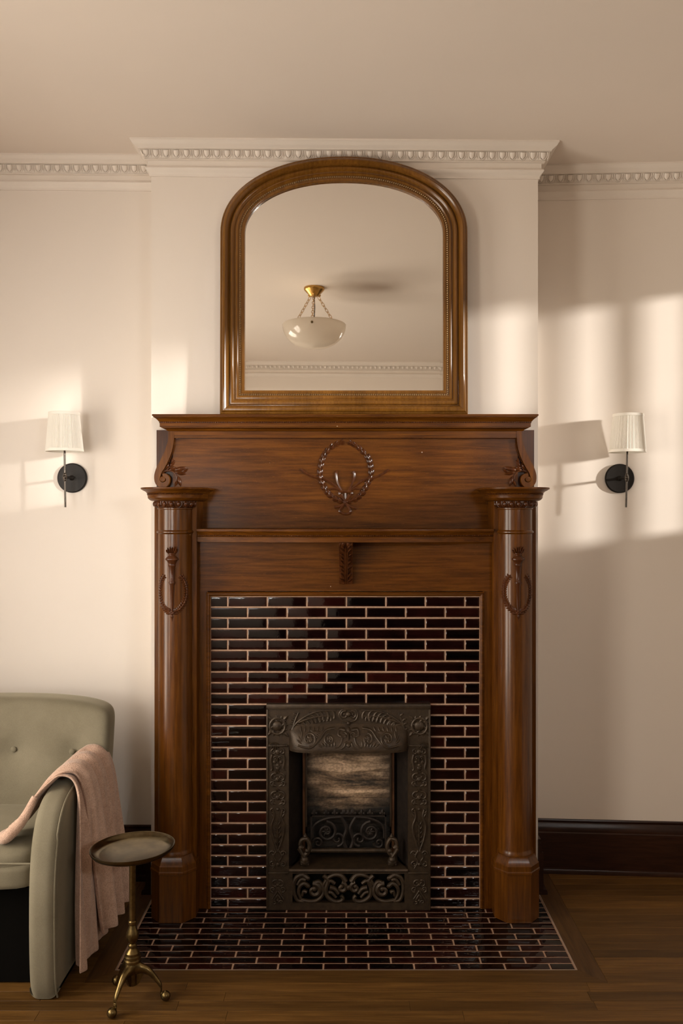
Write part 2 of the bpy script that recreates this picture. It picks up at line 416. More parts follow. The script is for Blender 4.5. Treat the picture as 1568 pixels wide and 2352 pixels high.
# ------------------------------------------------------------------ room shell
YA_L, YB, X0 = 3.905, 3.735, -.013               # left alcove wall, chimney breast, centre of the mantel
def YA_R(x): return 3.992 - .070 * (x - .79)
ZTOP = 3.16
def zc(x): return 3.122 - .007 * x               # the ceiling runs a little out of level
BX0, BX1 = -.8225, .790
def struct(name, mb, m): return tag(mb.build(name, m), kind='structure')
def wall_with_hole(mb, fixed, axis, a0, a1, z0, z1, hole, t):
    h0, h1, k0, k1 = hole
    for (p, q, r, u) in ((a0, h0, z0, z1), (h1, a1, z0, z1), (h0, h1, z0, k0), (h0, h1, k1, z1)):
        if axis == 'Y': mb.box(min(fixed, fixed + t), max(fixed, fixed + t), p, q, r, u)
        else: mb.box(p, q, min(fixed, fixed + t), max(fixed, fixed + t), r, u)
mb = MB(); wall_with_hole(mb, XL, 'Y', 1.5, 4.2, 0, ZTOP, WIN_L, -.16); wall_with_hole(mb, XL, 'Y', YR - .2, 1.5, 0, ZTOP, WIN_M, -.16); struct('wall_left', mb, M['wall'])
mb = MB(); wall_with_hole(mb, XR, 'Y', 1.6, 4.2, 0, ZTOP, WIN_R, .16); wall_with_hole(mb, XR, 'Y', YR, 1.6, 0, ZTOP, OPEN_R, .16); struct('wall_right', mb, M['wall'])
mb = MB(); wall_with_hole(mb, YR, 'X', XL, -.45, 0, ZTOP, WIN_C, -.16); wall_with_hole(mb, YR, 'X', -.45, XR, 0, 2.02, OPEN_B, -.16); wall_with_hole(mb, YR, 'X', -.45, XR, 2.02, ZTOP, WIN_B, -.16); struct('wall_rear', mb, M['wall'])
bounce_trap = MB()  # added unseen enclosure; its dark walls swallow bounce light
for a in ((XR + .16, 4.4, 1.75, 1.9, 0, 2.14), (4.4, 4.55, -3.4, 1.9, 0, 2.14), (-.45, 4.4, -3.55, -3.4, 0, 2.1), (-.6, -.45, -3.4, YR - .16, 0, 2.1), (-.45, 4.4, -3.4, YR - .16, 1.98, 2.00), (XR + .16, 4.4, YR - .16, 1.75, 2.14, 2.18)): bounce_trap.box(*a)
struct('wall_bounce_trap', bounce_trap, M['bounce_trap'])
hf = MB()
for a in ((-.45, 4.4, -3.4, YR, -.08, -.001), (XR, 4.4, YR, 1.75, -.08, -.001)): hf.box(*a)
struct('floor_bounce_trap', hf, M['subfloor'])
mb = MB().box(XL, BX0 + .05, YA_L, 4.15, 0, ZTOP); struct('wall_alcove_left', mb, M['wall'])
mb = MB(); mb.loft([[(x, y, z) for (x, y) in ((BX1 - .05, YA_R(BX1 - .05)), (XR, YA_R(XR)), (XR, 4.15), (BX1 - .05, 4.15))] for z in (0, ZTOP)]); struct('wall_alcove_right', mb, M['wall'])
mb = MB()                                          # chimney breast with the fire opening left free
for a in ((BX0, -.27, YB, 4.15, 0, ZTOP), (.27, BX1, YB, 4.15, 0, ZTOP), (-.27, .27, YB, 4.15, .78, ZTOP), (-.27, .27, 3.98, 4.15, 0, .78)): mb.box(*a)
struct('wall_chimney_breast', mb, M['wall'])
mb = MB(); mb.loft([[(x, y, zc(x) + dz) for (x, y) in ((XL - .16, YR - .2), (XR + .16, YR - .2), (XR + .16, 4.2), (XL - .16, 4.2))] for dz in (0, .08)]); struct('ceiling', mb, M['ceiling'])

# crown mouldings
CROWN = [(0, 0), (.073, 0), (.073, -.007), (.069, -.010), (.066, -.016), (.058, -.023), (.050, -.028), (.0465, -.031), (.0465, -.0335), (.036, -.035),
         (.018, -.0665), (.024, -.0680), (.024, -.0715), (.012, -.073), (.012, -.096), (.019, -.0985), (.021, -.104), (.018, -.111), (.010, -.118), (.006, -.127), (.006, -.135), (0, -.135)]
PITCH = .0413
eg = Relief()
tong = []
for i in range(6):
    v = -.0005 - .026 * i / 5
    wv = .0115 * math.sqrt(max(0, 1 - (max(0, (i / 5) - .35) / .66) ** 2)) + .0008
    tong.append([(wv * math.sin(a), -.0075 * math.cos(a) - .0005, v) for a in [-PI / 2 + PI * q / 8 for q in range(9)]])
eg.loft(tong, True, True)
rim = [(-.0152, 0), (-.0152, -.010), (-.0132, -.020), (-.007, -.0285), (0, -.031), (.007, -.0285), (.0132, -.020), (.0152, -.010), (.0152, 0)]
eg.stroke(smooth(rim, 2), .0019, n=5, h=.0012)
for u in (-.0028, .0028): eg.stroke([(PITCH / 2 + u, 0), (PITCH / 2 + u * .75, -.024)], .0017, .0010, n=4, h=.0014)
eg.stroke([(PITCH / 2, -.022), (PITCH / 2, -.034)], .0032, .0006, h=-.0008, n=4)
egg_me = eg.mesh('egg_and_dart', M['trim'], ang=50)
def crown(name, path):
    mb = MB(); sweep(mb, path, CROWN, zfn=zc); o = struct(name, mb, M['trim'])
    tilt = math.atan2(.018, .0315)
    inner = offset_path(path, .0365)
    for a, b2 in zip(inner[:-1], inner[1:]):
        d = b2 - a; L = d.length; n = max(1, int((L) / PITCH))
        if L < .12: n = max(1, round(L / PITCH))
        t = d.normalized(); ang = math.atan2(t.y, t.x)
        for i in range(n):
            p = a + t * (L / n) * (i + .5)
            piece('egg_and_dart', egg_me, o, (p.x, p.y, zc(p.x) - .0355), (Matrix.Rotation(ang + PI, 4, 'Z') @ Matrix.Rotation(tilt, 4, 'X')).to_euler())
    return o
# paths run so that the room lies to their left
crown('trim_1', [(BX1, YA_R(BX1)), (BX1, YB), (BX0, YB), (BX0, YA_L)])
crown('trim_2', [(BX0, YA_L), (XL, YA_L)])
crown('trim_3', [(XR, YA_R(XR)), (BX1, YA_R(BX1))])
crown('trim_4', [(-1.6, YR), (1.6, YR)])

# baseboards
BASE = [(0, .232), (.011, .232), (.013, .227), (.011, .221), (.009, .218), (.012, .214), (.014, .200), (.0165, .196), (.017, .178), (.021, .174), (.022, .165), (.022, .022), (.036, .020), (.040, .012), (.040, 0), (0, 0)]
def base(name, path): mb = MB(); sweep(mb, path, BASE); return struct(name, mb, M['base_wood'])
base('baseboard_left', [(BX0 - .03, YA_L), (XL + .01, YA_L)])
base('baseboard_right', [(XR - .01, YA_R(XR)), (BX1 + .03, YA_R(BX1))])
base('baseboard_breast_left', [(BX0, YB - .004), (BX0, YA_L - .05)])
base('baseboard_breast_right', [(BX1, YA_R(BX1) - .05), (BX1, YB - .004)])

# windows (outside the picture; they let the daylight in)
def window(name, axis, fixed, out, hole, nv, nh, mw=.014):
    a0, a1, z0, z1 = hole
    fr = empty(name, (0, 0, 0)); tag(fr, kind='structure')
    def bx(p, q, r, u, d0, d1):
        m2 = MB()
        lo, hi = sorted((fixed + out * d0, fixed + out * d1))
        m2.box(lo, hi, p, q, r, u) if axis == 'Y' else m2.box(p, q, lo, hi, r, u)
        return m2
    mb = MB()
    for a in ((a0, a0 + .045, z0, z1), (a1 - .045, a1, z0, z1), (a0 + .045, a1 - .045, z0, z0 + .045), (a0 + .045, a1 - .045, z1 - .045, z1)): mb.add(bx(*a, .03, .11))
    mb.build('window_frame', M['trim'], fr)
    for i in range(1, nv):
        c = a0 + (a1 - a0) * i / nv; bx(c - mw, c + mw, z0 + .045, z1 - .045, .05, .09).build('muntin', M['trim'], fr)
    for i in range(1, nh):
        c = z0 + (z1 - z0) * i / nh; bx(a0 + .045, a1 - .045, c - .014, c + .014, .052, .088).build('muntin', M['trim'], fr)
    bx(a0 + .045, a1 - .045, z0 + .045, z1 - .045, .068, .072).build('pane', M['pane'], fr)
    cs = MB()
    for a in ((a0 - .09, a0, z0 - .02, z1 + .09), (a1, a1 + .09, z0 - .02, z1 + .09), (a0 - .0, a1, z1, z1 + .09), (a0 - .11, a1 + .11, z0 - .05, z0 - .02)): cs.add(bx(*a, -.022, 0))
    cs.build('window_casing', M['trim'], fr)
window('window_1', 'Y', XL, -1, WIN_L, 2, 2)
window('window_3', 'Y', XL, -1, WIN_M, 2, 2)
window('added_transom', 'X', YR, -1, WIN_B, 2, 1)  # frame of the added transom
window('window_5', 'X', YR, -1, WIN_C, 2, 2)
window('window_2', 'Y', XR, 1, WIN_R, 12, 1, .022)

# ------------------------------------------------------------------ floor
HX0, HX1, HY0 = -.811, .796, 3.119                  # hearth
floor = struct('floor', MB().box(XL, XR, YR, 4.1, -.08, -.018), M['subfloor'])
PW, BW = .0572, .083
plank_cache = {}
def plank_mesh(L, Wd, key):
    k = (round(L, 3), round(Wd, 4), key)
    if k not in plank_cache:
        mb = MB(); g = .0004; bv = .0006; x, y = L / 2 - g, Wd / 2 - g
        mb.loft([[(-x, -y, -.018), (x, -y, -.018), (x, y, -.018), (-x, y, -.018)], [(-x, -y, -bv), (x, -y, -bv), (x, y, -bv), (-x, y, -bv)],
                 [(-x + bv, -y + bv, 0), (x - bv, -y + bv, 0), (x - bv, y - bv, 0), (-x + bv, y - bv, 0)]])
        plank_cache[k] = mb.mesh('plank', M['floor_x'])
    return plank_cache[k]
rest = MB()
def lay_row(y, x0, x1, single, wd=PW):
    x = x0 - random.uniform(0, .6) if x0 <= XL + .01 else x0
    first = True
    while x < x1 - .01:
        L = random.choice((.6, .75, .9, 1.05, 1.2, 1.35))
        xa, xb = max(x, x0), min(x + L, x1)
        if x1 - xb < .22: xb = x1
        if xb - xa > .01:
            if single: piece('plank', plank_mesh(xb - xa, wd, 'x'), floor, ((xa + xb) / 2, y, 0))
            else: rest.box(xa + .0006, xb - .0006, y - wd / 2 + .0006, y + wd / 2 - .0006, -.018, 0)
        x = xb
FY = HY0 - BW                                       # outer edge of the border in front of the hearth
k = 0
y = FY - PW / 2
while y > YR + PW / 2:
    lay_row(y, XL, XR, y > 1.75); y -= PW
y = FY + PW / 2
while y < 3.985:
    wd = PW
    lay_row(y, XL, HX0 - BW, True); lay_row(y, HX1 + BW, XR, True); y += PW
tag(rest.build('floorboards', M['floor_x'], floor), kind='stuff')
def border(pts):
    mb = MB(); mb.loft([[(x, y, -.018) for x, y in pts], [(x, y, 0) for x, y in pts]]); return mb
border([(HX0 - BW, FY), (HX1 + BW, FY), (HX1 + .001, HY0 - .001), (HX0 - .001, HY0 - .001)]).build('border_plank', M['floor_x'], floor)
border([(HX1 + BW - .0006, FY + .0006), (HX1 + BW - .0006, 3.98), (HX1 + .001, 3.98), (HX1 + .001, HY0)]).build('border_plank', M['floor_y'], floor)
border([(HX0 - .001, HY0), (HX0 - .001, 3.90), (HX0 - BW + .0006, 3.90), (HX0 - BW + .0006, FY + .0006)]).build('border_plank', M['floor_y'], floor)

# ------------------------------------------------------------------ tiles
tile_cache = {}
TG = .0062                                            # joint
def tile_mesh(L, H):
    k = (round(L, 3), round(H, 3))
    if k not in tile_cache:
        mb = MB(); x, y = L / 2, H / 2; e = .0045
        mb.loft([[(-x, -y, -.004), (x, -y, -.004), (x, y, -.004), (-x, y, -.004)], [(-x, -y, .0012), (x, -y, .0012), (x, y, .0012), (-x, y, .0012)]], cap=False, mi=1)
        mb.loft([[(-x, -y, .0012), (x, -y, .0012), (x, y, .0012), (-x, y, .0012)], [(-x + e * .4, -y + e * .4, .0028), (x - e * .4, -y + e * .4, .0028), (x - e * .4, y - e * .4, .0028), (-x + e * .4, y - e * .4, .0028)]], cap=False, mi=1)
        mb.loft([[(-x + e * .4, -y + e * .4, .0028), (x - e * .4, -y + e * .4, .0028), (x - e * .4, y - e * .4, .0028), (-x + e * .4, y - e * .4, .0028)],
                 [(-x + e, -y + e, .0032), (x - e, -y + e, .0032), (x - e, y - e, .0032), (-x + e, y - e, .0032)]], cap=False, mi=1)
        kk = len(mb.v) - 4; mb.face((kk, kk + 1, kk + 2, kk + 3), 0)
        tile_cache[k] = mb.mesh('tile', [M['glaze'], M['glaze_edge']], ang=70)
    return tile_cache[k]
def cells(x0, x1, first, pitch):
    xs = [x0]; x = first
    while x < x1 - .006:
        if x > x0 + .006: xs.append(x)
        x += pitch
    xs.append(x1); return list(zip(xs[:-1], xs[1:]))
# surround
YT = 3.61; SX0, SX1, SZ1 = -.558, .5315, 1.258
IX0, IX1, IZ1 = -.3285, .3285, .826                  # cast-iron insert
sur = empty('tile_surround', ((SX0 + SX1) / 2, YT, 0)); tag(sur, 'dark oxblood glazed brick tiles set upright around the iron fireplace insert', 'tile surround')
gb = MB()
for a in ((SX0, IX0 + .02, 0, SZ1), (IX1 - .02, SX1, 0, SZ1), (IX0 + .02, IX1 - .02, IZ1 - .02, SZ1)): gb.box(a[0], a[1], YT, YT + .02, a[2], a[3])
gb.build('grout_bed', M['grout'], sur)
TPX, TPZ = .1592, .0435
j = at(523, 1380, YT)[0]
z = SZ1 - .0030; r = 0
while z > .012:
    h = TPZ; zb = max(z - h, .002)
    segs = cells(SX0 + .002, SX1 - .002, (j if r % 2 == 0 else j + TPX / 2) - 2 * TPX, TPX)
    for (a, b2) in segs:
        parts = [(a, b2)]
        if zb + .01 < IZ1 - .004:
            parts = []
            if a < IX0 - .012: parts.append((a, min(b2, IX0 + .004)))
            if b2 > IX1 + .012: parts.append((max(a, IX1 - .004), b2))
        for (p, q) in parts:
            L, H = q - p - TG, z - zb - TG
            if L > .008 and H > .006:
                piece('tile', tile_mesh(L, H), sur, ((p + q) / 2, YT + .0005, (z + zb) / 2), (PI / 2 + random.uniform(-.006, .006), random.uniform(-.003, .003), random.uniform(-.006, .006)))
    z = zb; r += 1
ed = MB()
for a in ((SX0 - .003, SX0, 0, SZ1), (SX1, SX1 + .003, 0, SZ1)): ed.box(a[0], a[1], YT - .006, YT + .01, a[2], a[3])
ed.build('metal_edge', M['edge_metal'], sur)
# hearth
hearth = empty('hearth', ((HX0 + HX1) / 2, HY0, 0)); tag(hearth, 'dark oxblood tiled hearth laid flush in the oak floor', 'hearth')
MB().box(HX0, HX1, HY0, 3.735, -.018, -.0025).build('grout_bed', M['grout'], hearth)
y = HY0 + .003; r = 0
j = at(1055, 2221, 3.14)[0]
while y < 3.735 - .01:
    yb = min(y + .0446, 3.735)
    for (a, b2) in cells(HX0 + .003, HX1 - .003, (j if r % 2 == 0 else j + TPX / 2) - 14 * TPX, TPX):
        L, H = b2 - a - TG, yb - y - TG
        if L > .008 and H > .006: piece('tile', tile_mesh(L, H), hearth, ((a + b2) / 2, (y + yb) / 2, -.003), (random.uniform(-.004, .004), random.uniform(-.003, .003), random.uniform(-.005, .005)))
    y = yb; r += 1
mb = MB()
for a in ((HX0 - .001, HX0 + .0018, HY0 - .001, 3.73), (HX1 - .0018, HX1 + .001, HY0 - .001, 3.73), (HX0 + .0018, HX1 - .0018, HY0 - .001, HY0 + .0018)): mb.box(a[0], a[1], a[2], a[3], -.018, .0012)
mb.build('metal_edge', M['edge_metal'], hearth)

# ------------------------------------------------------------------ mantelpiece
man = empty('mantelpiece', (X0, 3.6, 0)); tag(man, 'carved and varnished oak mantelpiece with half columns and wreath panel', 'mantelpiece')
YP = 3.70                                             # wreath panel
CY, CXO, CR = 3.558, .6745, .0675                     # columns: centre depth, offset from the centre, radius
PF = 3.555                                            # pilaster face
MB().box(X0 - .783, X0 + .783, 3.716, YB - .001, 1.50, 1.935).build('back_board', M['oak_recess_shade'], man)
MB().box(X0 - .712, X0 + .712, YP, 3.716, 1.47, 1.93).build('frieze_panel', M['oak_x'], man)
for s in (-1, 1):
    a, b2 = sorted((X0 + s * .589, X0 + s * .757))
    MB().box(a, b2, PF, YB - .001, .0015, 1.650, .0015).build('pilaster', M['oak_flat'], man)
    # half column
    xc = X0 + s * CXO
    arc = lambda r, n=28: [(xc - r * math.cos(PI * q / n), CY - r * math.sin(PI * q / n)) for q in range(n + 1)]
    prof = [(CR + .004, .250), (CR + .004, .258), (CR + .001, .264), (CR, .272), (CR, 1.508), (CR + .003, 1.511), (CR + .0055, 1.514), (CR + .0055, 1.518), (CR + .003, 1.521), (CR, 1.524), (CR, 1.604), (CR + .003, 1.607), (CR + .003, 1.611)]
    col = MB().loft([[(x, y, z) for x, y in arc(r)] for r, z in prof]).build('half_column', M['oak_z'], man)
    # plinth, octagonal
    def octo(r):
        k2 = r * .4142
        return [(xc - r, CY + .03), (xc - r, CY - k2), (xc - k2 * 1.25, CY - r), (xc + k2 * 1.25, CY - r), (xc + r, CY - k2), (xc + r, CY + .03)]
    pl = [(.0875, .0015), (.0875, .186), (.0905, .188), (.0905, .196), (.088, .200), (.087, .218), (.081, .226), (.078, .236), (.073, .245), (.072, .252)]
    MB().loft([[(x, y, z) for x, y in octo(r)] for r, z in pl]).build('plinth', M['oak_z'], man, ang=25)
    # capital, D-shaped in plan
    def dplan(r, n=28): return [(xc - r, YP - .004)] + [(xc - r * math.cos(PI * q / n), CY - r * math.sin(PI * q / n)) for q in range(n + 1)] + [(xc + r, YP - .004)]
    cp = [(.090, 1.6385), (.096, 1.640), (.102, 1.644), (.107, 1.650), (.1075, 1.6585), (.109, 1.660), (.109, 1.662), (.107, 1.6635), (.108, 1.668), (.112, 1.670), (.113, 1.6725), (.118, 1.676), (.126, 1.680), (.1305, 1.6835), (.134, 1.6845), (.1345, 1.690), (.133, 1.691)]
    cap = MB().loft([[(x, y, z) for x, y in dplan(r)] for r, z in cp]).build('capital', M['oak_x'], man)
    bd = MB()
    for q in range(56):
        t = PI * (q + .5) / 56; bd.ball((xc - .1085 * math.cos(t), CY - .1085 * math.sin(t), 1.6655), .0025, 6, 4)
    tag(bd.build('bead_row', M['oak_carved'], cap), kind='stuff')
    nk = [(.068, 1.611), (.072, 1.613), (.080, 1.622), (.082, 1.632), (.081, 1.6375), (.084, 1.639)]
    neck = MB().loft([[(x, y, z) for x, y in arc(r)] for r, z in nk]).build('egg_band', M['oak_carved'], cap)
    eggs = MB()
    for q in range(9):
        t = PI * (q + .5) / 9; c = math.cos(t); sn = math.sin(t)
        eggs.ball((xc - .0795 * c, CY - .0795 * sn, 1.6265), .0105, 10, 6, (.85, .85, 1.05))
        eggs.tube([(xc - (.0825 + dr) * math.cos(t + da), CY - (.0825 + dr) * math.sin(t + da), zz) for da, zz, dr in ((-.15, 1.637, 0), (-.155, 1.627, 0), (-.11, 1.617, -.004), (0, 1.6125, -.007), (.11, 1.617, -.004), (.155, 1.627, 0), (.15, 1.637, 0))], .0016, 5)
    eggs.build('egg', M['oak_carved'], neck)
    # torch with laurel wreath, carved on the shaft
    def oncol(u, y, v): t = u / CR; rr = CR - y; return (xc + rr * math.sin(t), CY - rr * math.cos(t), v)
    T = Relief()
    rings = []
    for hw, zz in ((.0008, 1.166), (.003, 1.180), (.0062, 1.186), (.0035, 1.191), (.0045, 1.215), (.0075, 1.235), (.009, 1.31), (.0125, 1.316), (.0125, 1.322), (.0095, 1.326), (.0125, 1.382), (.0155, 1.386), (.0135, 1.390), (.0145, 1.394), (.019, 1.404), (.026, 1.409), (.026, 1.413), (.018, 1.421), (.0125, 1.425), (.0125, 1.428), (.0145, 1.431), (.0145, 1.434), (.010, 1.436)):
        rings.append([(hw * math.cos(a), -max(0, .75 * hw * math.sin(a)) + .0005, zz) for a in [PI * q / 8 for q in range(9)]])
    T.loft(rings)
    for du, L, an in ((-.013, .018, 2.2), (-.009, .024, 1.95), (-.004, .027, 1.72), (0, .026, 1.5), (.004, .030, 1.35), (.009, .028, 1.2), (.012, .020, 1.05), (-.006, .016, 2.4), (.007, .018, .9)):
        T.leaf(du, 1.433, an, L * 1.05, .0048, .002, .008)
    torch = MB().add(T, oncol).build('carved_torch', M['oak_carved'], col)
    Lf = Relief()
    for sg in (-1, 1):
        wp = [(sg * .006, 1.206), (sg * .026, 1.214), (sg * .046, 1.236), (sg * .057, 1.265), (sg * .058, 1.295), (sg * .050, 1.322), (sg * .034, 1.345)]
        wp = smooth(wp, 3)
        for i in range(len(wp) - 1):
            an = math.atan2(wp[i + 1][1] - wp[i][1], wp[i + 1][0] - wp[i][0])
            for da in (-.95, 0, .95): Lf.leaf(wp[i][0], wp[i][1], an + da, .0165 if da else .014, .0046, .0012 + (.0025 if da == 0 else 0))
        Lf.leaf(sg * .004, 1.199, 0 if sg > 0 else PI, .022, .005)
    for du, dv in ((0, .004), (-.005, -.002), (.005, -.002), (0, -.005)): Lf.boss(du, 1.204 + dv, .0055, .004)
    MB().add(Lf, oncol).build('laurel_wreath', M['oak_carved'], torch)
# jambs, lower panel and the moulding round the tiles
for s in (-1, 1):
    a, b2 = sorted((X0 + s * .552, X0 + s * .5885)); MB().box(a, b2, 3.598, YB - .002, .0015, 1.277).build('jamb', M['oak_flat'], man)
MB().box(X0 - .5885, X0 + .5885, 3.600, 3.699, 1.277, 1.477).build('lower_panel', M['oak_x'], man)
TM = [(0, .010), (-.004, -.001), (-.0015, -.0045), (.003, -.007), (.006, -.0065), (.009, -.0035), (.0115, -.004), (.013, -.0005), (.013, .010)]
def tile_mould():
    mb = MB(); rings = []
    for o, dy in TM:
        rings.append([(X0 - .5485 - o + .003, YT - .010 + dy, .0015), (X0 - .5485 - o + .003, YT - .010 + dy, SZ1 + .003 + o), (X0 + .5485 + o - .003, YT - .010 + dy, SZ1 + .003 + o), (X0 + .5485 + o - .003, YT - .010 + dy, .0015)])
    return mb.loft([list(r) for r in zip(*rings)])
tile_mould().build('inner_moulding', M['oak_x'], man)
# bow-fronted shelf
def bow(off, n=40):
    hw, sag = .5885, .075
    R = (hw * hw + sag * sag) / (2 * sag); th = math.asin(hw / R); yc = 3.545 - sag + R
    return [(X0 + (R - off) * math.sin(-th + 2 * th * q / n) * (hw / ((R - off) * math.sin(th))), yc - (R - off) * math.cos(-th + 2 * th * q / n)) for q in range(n + 1)]
def bowring(off, z, back=YP): return [(x, y, z) for x, y in bow(off)] + [(X0 + .5885, back, z), (X0 - .5885, back, z)]
sp = [(.030, 1.4765), (.016, 1.4765), (.016, 1.496), (.018, 1.4985), (.014, 1.500), (.014, 1.5035), (.012, 1.505), (.010, 1.511), (.004, 1.516), (.001, 1.518), (0, 1.521), (.001, 1.527), (.003, 1.5285), (.02, 1.5285)]
shelf = MB().loft([bowring(o, z) for o, z in sp]).build('bow_shelf', M['oak_x'], man)
bd = MB(); pb = bow(.0125, 150)
for q, (x, y) in enumerate(pb): bd.ball((x, y, 1.502), .0028 if q % 3 else .0022, 6, 4, (1.4 if q % 3 else .8, 1, 1))
tag(bd.build('bead_row', M['oak_carved'], shelf), kind='stuff')
# acanthus bracket under the shelf
def bpf(v): return 3.600 - (.012 + .105 * max(0, v) ** 1.6 + .006 * math.sin(v * 9))
br = MB(); rings = []
for i in range(15):
    v = i / 14; z = 1.306 + .1695 * v; yf = bpf(v)
    rings.append([(X0 + .003 - .027, 3.600, z), (X0 + .003 - .027, yf, z), (X0 + .003 + .027, yf, z), (X0 + .003 + .027, 3.600, z)])
bracket = br.loft(rings).build('bracket', M['oak_carved'], man)
A = Relief()
A.stroke([(0, 0), (0, .155)], .0035, .003)
for sg in (-1, 1):
    A.stroke([(sg * .006, 0), (sg * .006, .15)], .0022)
    for q in range(9):
        v = .008 + .017 * q
        A.leaf(sg * .004, v, PI / 2 - sg * (.75 + .18 * (q % 3 == 0)), .028 - .004 * (q % 3 == 2), .0062, .002, .011)
    A.boss(sg * .010, .160, .009, .002); A.boss(sg * .022, .160, .006, .002)
def onbr(u, y, v): vv = v / .1695; return (X0 + .003 + u, bpf(min(1, max(0, vv))) + y, 1.306 + v)
MB().add(A, onbr).build('acanthus_leaf', M['oak_carved'], bracket)
# cornice and top shelf of the overmantel
YF = 3.685
CP = [(0, 1.912), (0, 1.927), (.003, 1.928), (.006, 1.930), (.010, 1.935), (.020, 1.9385), (.024, 1.9395), (.024, 1.9425), (.030, 1.943), (.030, 1.9575), (.032, 1.9585), (.032, 1.9635), (.034, 1.9645), (.036, 1.968), (.042, 1.974), (.049, 1.979), (.052, 1.9805), (.052, 1.984), (.056, 1.985), (.056, 1.9905), (.0545, 1.992), (0, 1.992)]
def cring(o, z, s=1): return [(X0 - .727 - o, 3.7345, z), (X0 - .727 - o, YF - o, z), (X0 + .727 + o, YF - o, z), (X0 + .727 + o, 3.7345, z)]
cornice = MB().loft([cring(o, z) for o, z in CP]).build('cornice', M['oak_x'], man, ang=28)
bd = MB(); n = 170
for q in range(n):
    x = X0 - .755 + 1.51 * (q + .5) / n; bd.ball((x, YF - .0335, 1.961), .0028, 6, 4, (1.5 if q % 3 else .7, .8, 1))
tag(bd.build('bead_row', M['oak_carved'], cornice), kind='stuff')
# frame band with S-curved ends and volutes
MB().box(X0 - .727, X0 + .727, YF + .001, YP + .001, 1.900, 1.912).build('frame_rail', M['oak_x'], man)
outer = [(387, 990), (386.5, 1006), (383.8, 1019), (377.4, 1038), (367.8, 1057.6), (359.5, 1073.5), (354.6, 1089), (354, 1100.5)]
inner = [(399.7, 990), (399.2, 1006), (397.6, 1022), (392.8, 1041.6), (385.0, 1060.7), (377.4, 1075), (371, 1085.5), (366.2, 1100.5)]
so = smooth([at(x, y, YF) for x, y in outer], 4); si = smooth([at(x, y, YF) for x, y in inner], 4)
for s in (-1, 1):
    def mx(p): return p if s < 0 else (2 * X0 - p[0], p[1], p[2])
    rings = [[mx((a[0], YP + .001, a[2])), mx((a[0], YF - .0015, a[2])), mx((b2[0], YF - .0015, b2[2])), mx((b2[0], YP + .001, b2[2]))] for a, b2 in zip(so, si)]
    band = MB().loft(rings); 
    vc = at(374, 1100.5, YF); n = 44; rr = []
    for i in range(n + 1):
        t = i / n; an = math.radians(180 + 275 * t)             # down the left side, round the foot and up the right side
        ro = smooth_step(t, ((0, .0358), (.33, .0365), (.66, .0290), (1, .0245))); ri = .0138 * (1 - max(0, (t - .62) / .38) ** 1.3 * .96)
        o, q = (vc[0] + ro * math.cos(an), vc[2] + ro * math.sin(an)), (vc[0] + ri * math.cos(an), vc[2] + ri * math.sin(an))
        f = YF - .0015
        rr.append([mx((o[0], YP + .001, o[1])), mx((o[0], f + .002, o[1])), mx((o[0] * .93 + q[0] * .07, f, o[1] * .93 + q[1] * .07)), mx((q[0], f, q[1])), mx((q[0], YP + .001, q[1]))])
    band.loft(rr)
    ds = MB().lathe([(.0001, -.0135), (.0118, -.0135), (.0118, 0), (.010, .0022), (.0001, .003)], n=28)
    band.add(ds, lambda x, y, z: mx((vc[0] + x - .0015, YF - z, vc[2] + y)))
    bo = band.build('scroll_band', M['oak_flat'], man)
    bd = MB(); path = si[4:29]
    tot = []
    for a, b2 in zip(path[:-1], path[1:]):
        m3 = max(1, int((Vector(b2) - Vector(a)).length / .0042))
        for q in range(m3): tot.append(tuple(Vector(a).lerp(Vector(b2), q / m3)))
    for p in tot: bd.ball(mx((p[0] + .0035, YF + .006, p[2])), .0024, 6, 4)
    tag(bd.build('bead_row', M['oak_carved'], bo), kind='stuff')
    lf = Relief()
    b0 = at(372, 1084, YP); u0, v0 = b0[0], b0[2]
    lf.stroke(smooth([(u0 - .004, v0 - .006), (u0 + .018, v0 + .004), (u0 + .042, v0 + .002), (u0 + .056, v0 - .010), (u0 + .060, v0 - .030)], 4), .0035, .0025, .002)
    lf.stroke(smooth([(u0, v0), (u0 + .022, v0 + .010), (u0 + .040, v0 + .030)], 4), .0035, .002, .002)
    for (du, dv, an, L, wd) in ((.02, .006, .15, .034, .008), (.04, .004, .25, .045, .009), (.052, -.004, -.1, .03, .007), (.058, -.016, -1.3, .032, .009), (.056, -.03, -2.0, .022, .006), (.075, -.004, .7, .022, .005), (.012, .008, 1.0, .024, .007), (.028, .018, .9, .026, .007), (.036, .026, 1.5, .022, .006), (.026, .014, .1, .02, .007)):
        lf.leaf(u0 + du * 1.15, v0 + dv * 1.15, an, L * 1.35, wd * 1.25, .001, .010)
    MB().add(lf, lambda u, y, v: mx((u, YP + y, v))).build('acanthus_spray', M['oak_carved'], man, ang=75)
bd = MB(); n = 330
for q in range(n): bd.ball((X0 - .706 + 1.412 * (q + .5) / n, YF + .006, 1.8985), .0021, 5, 4)
tag(bd.build('bead_row', M['oak_carved'], man), kind='stuff')
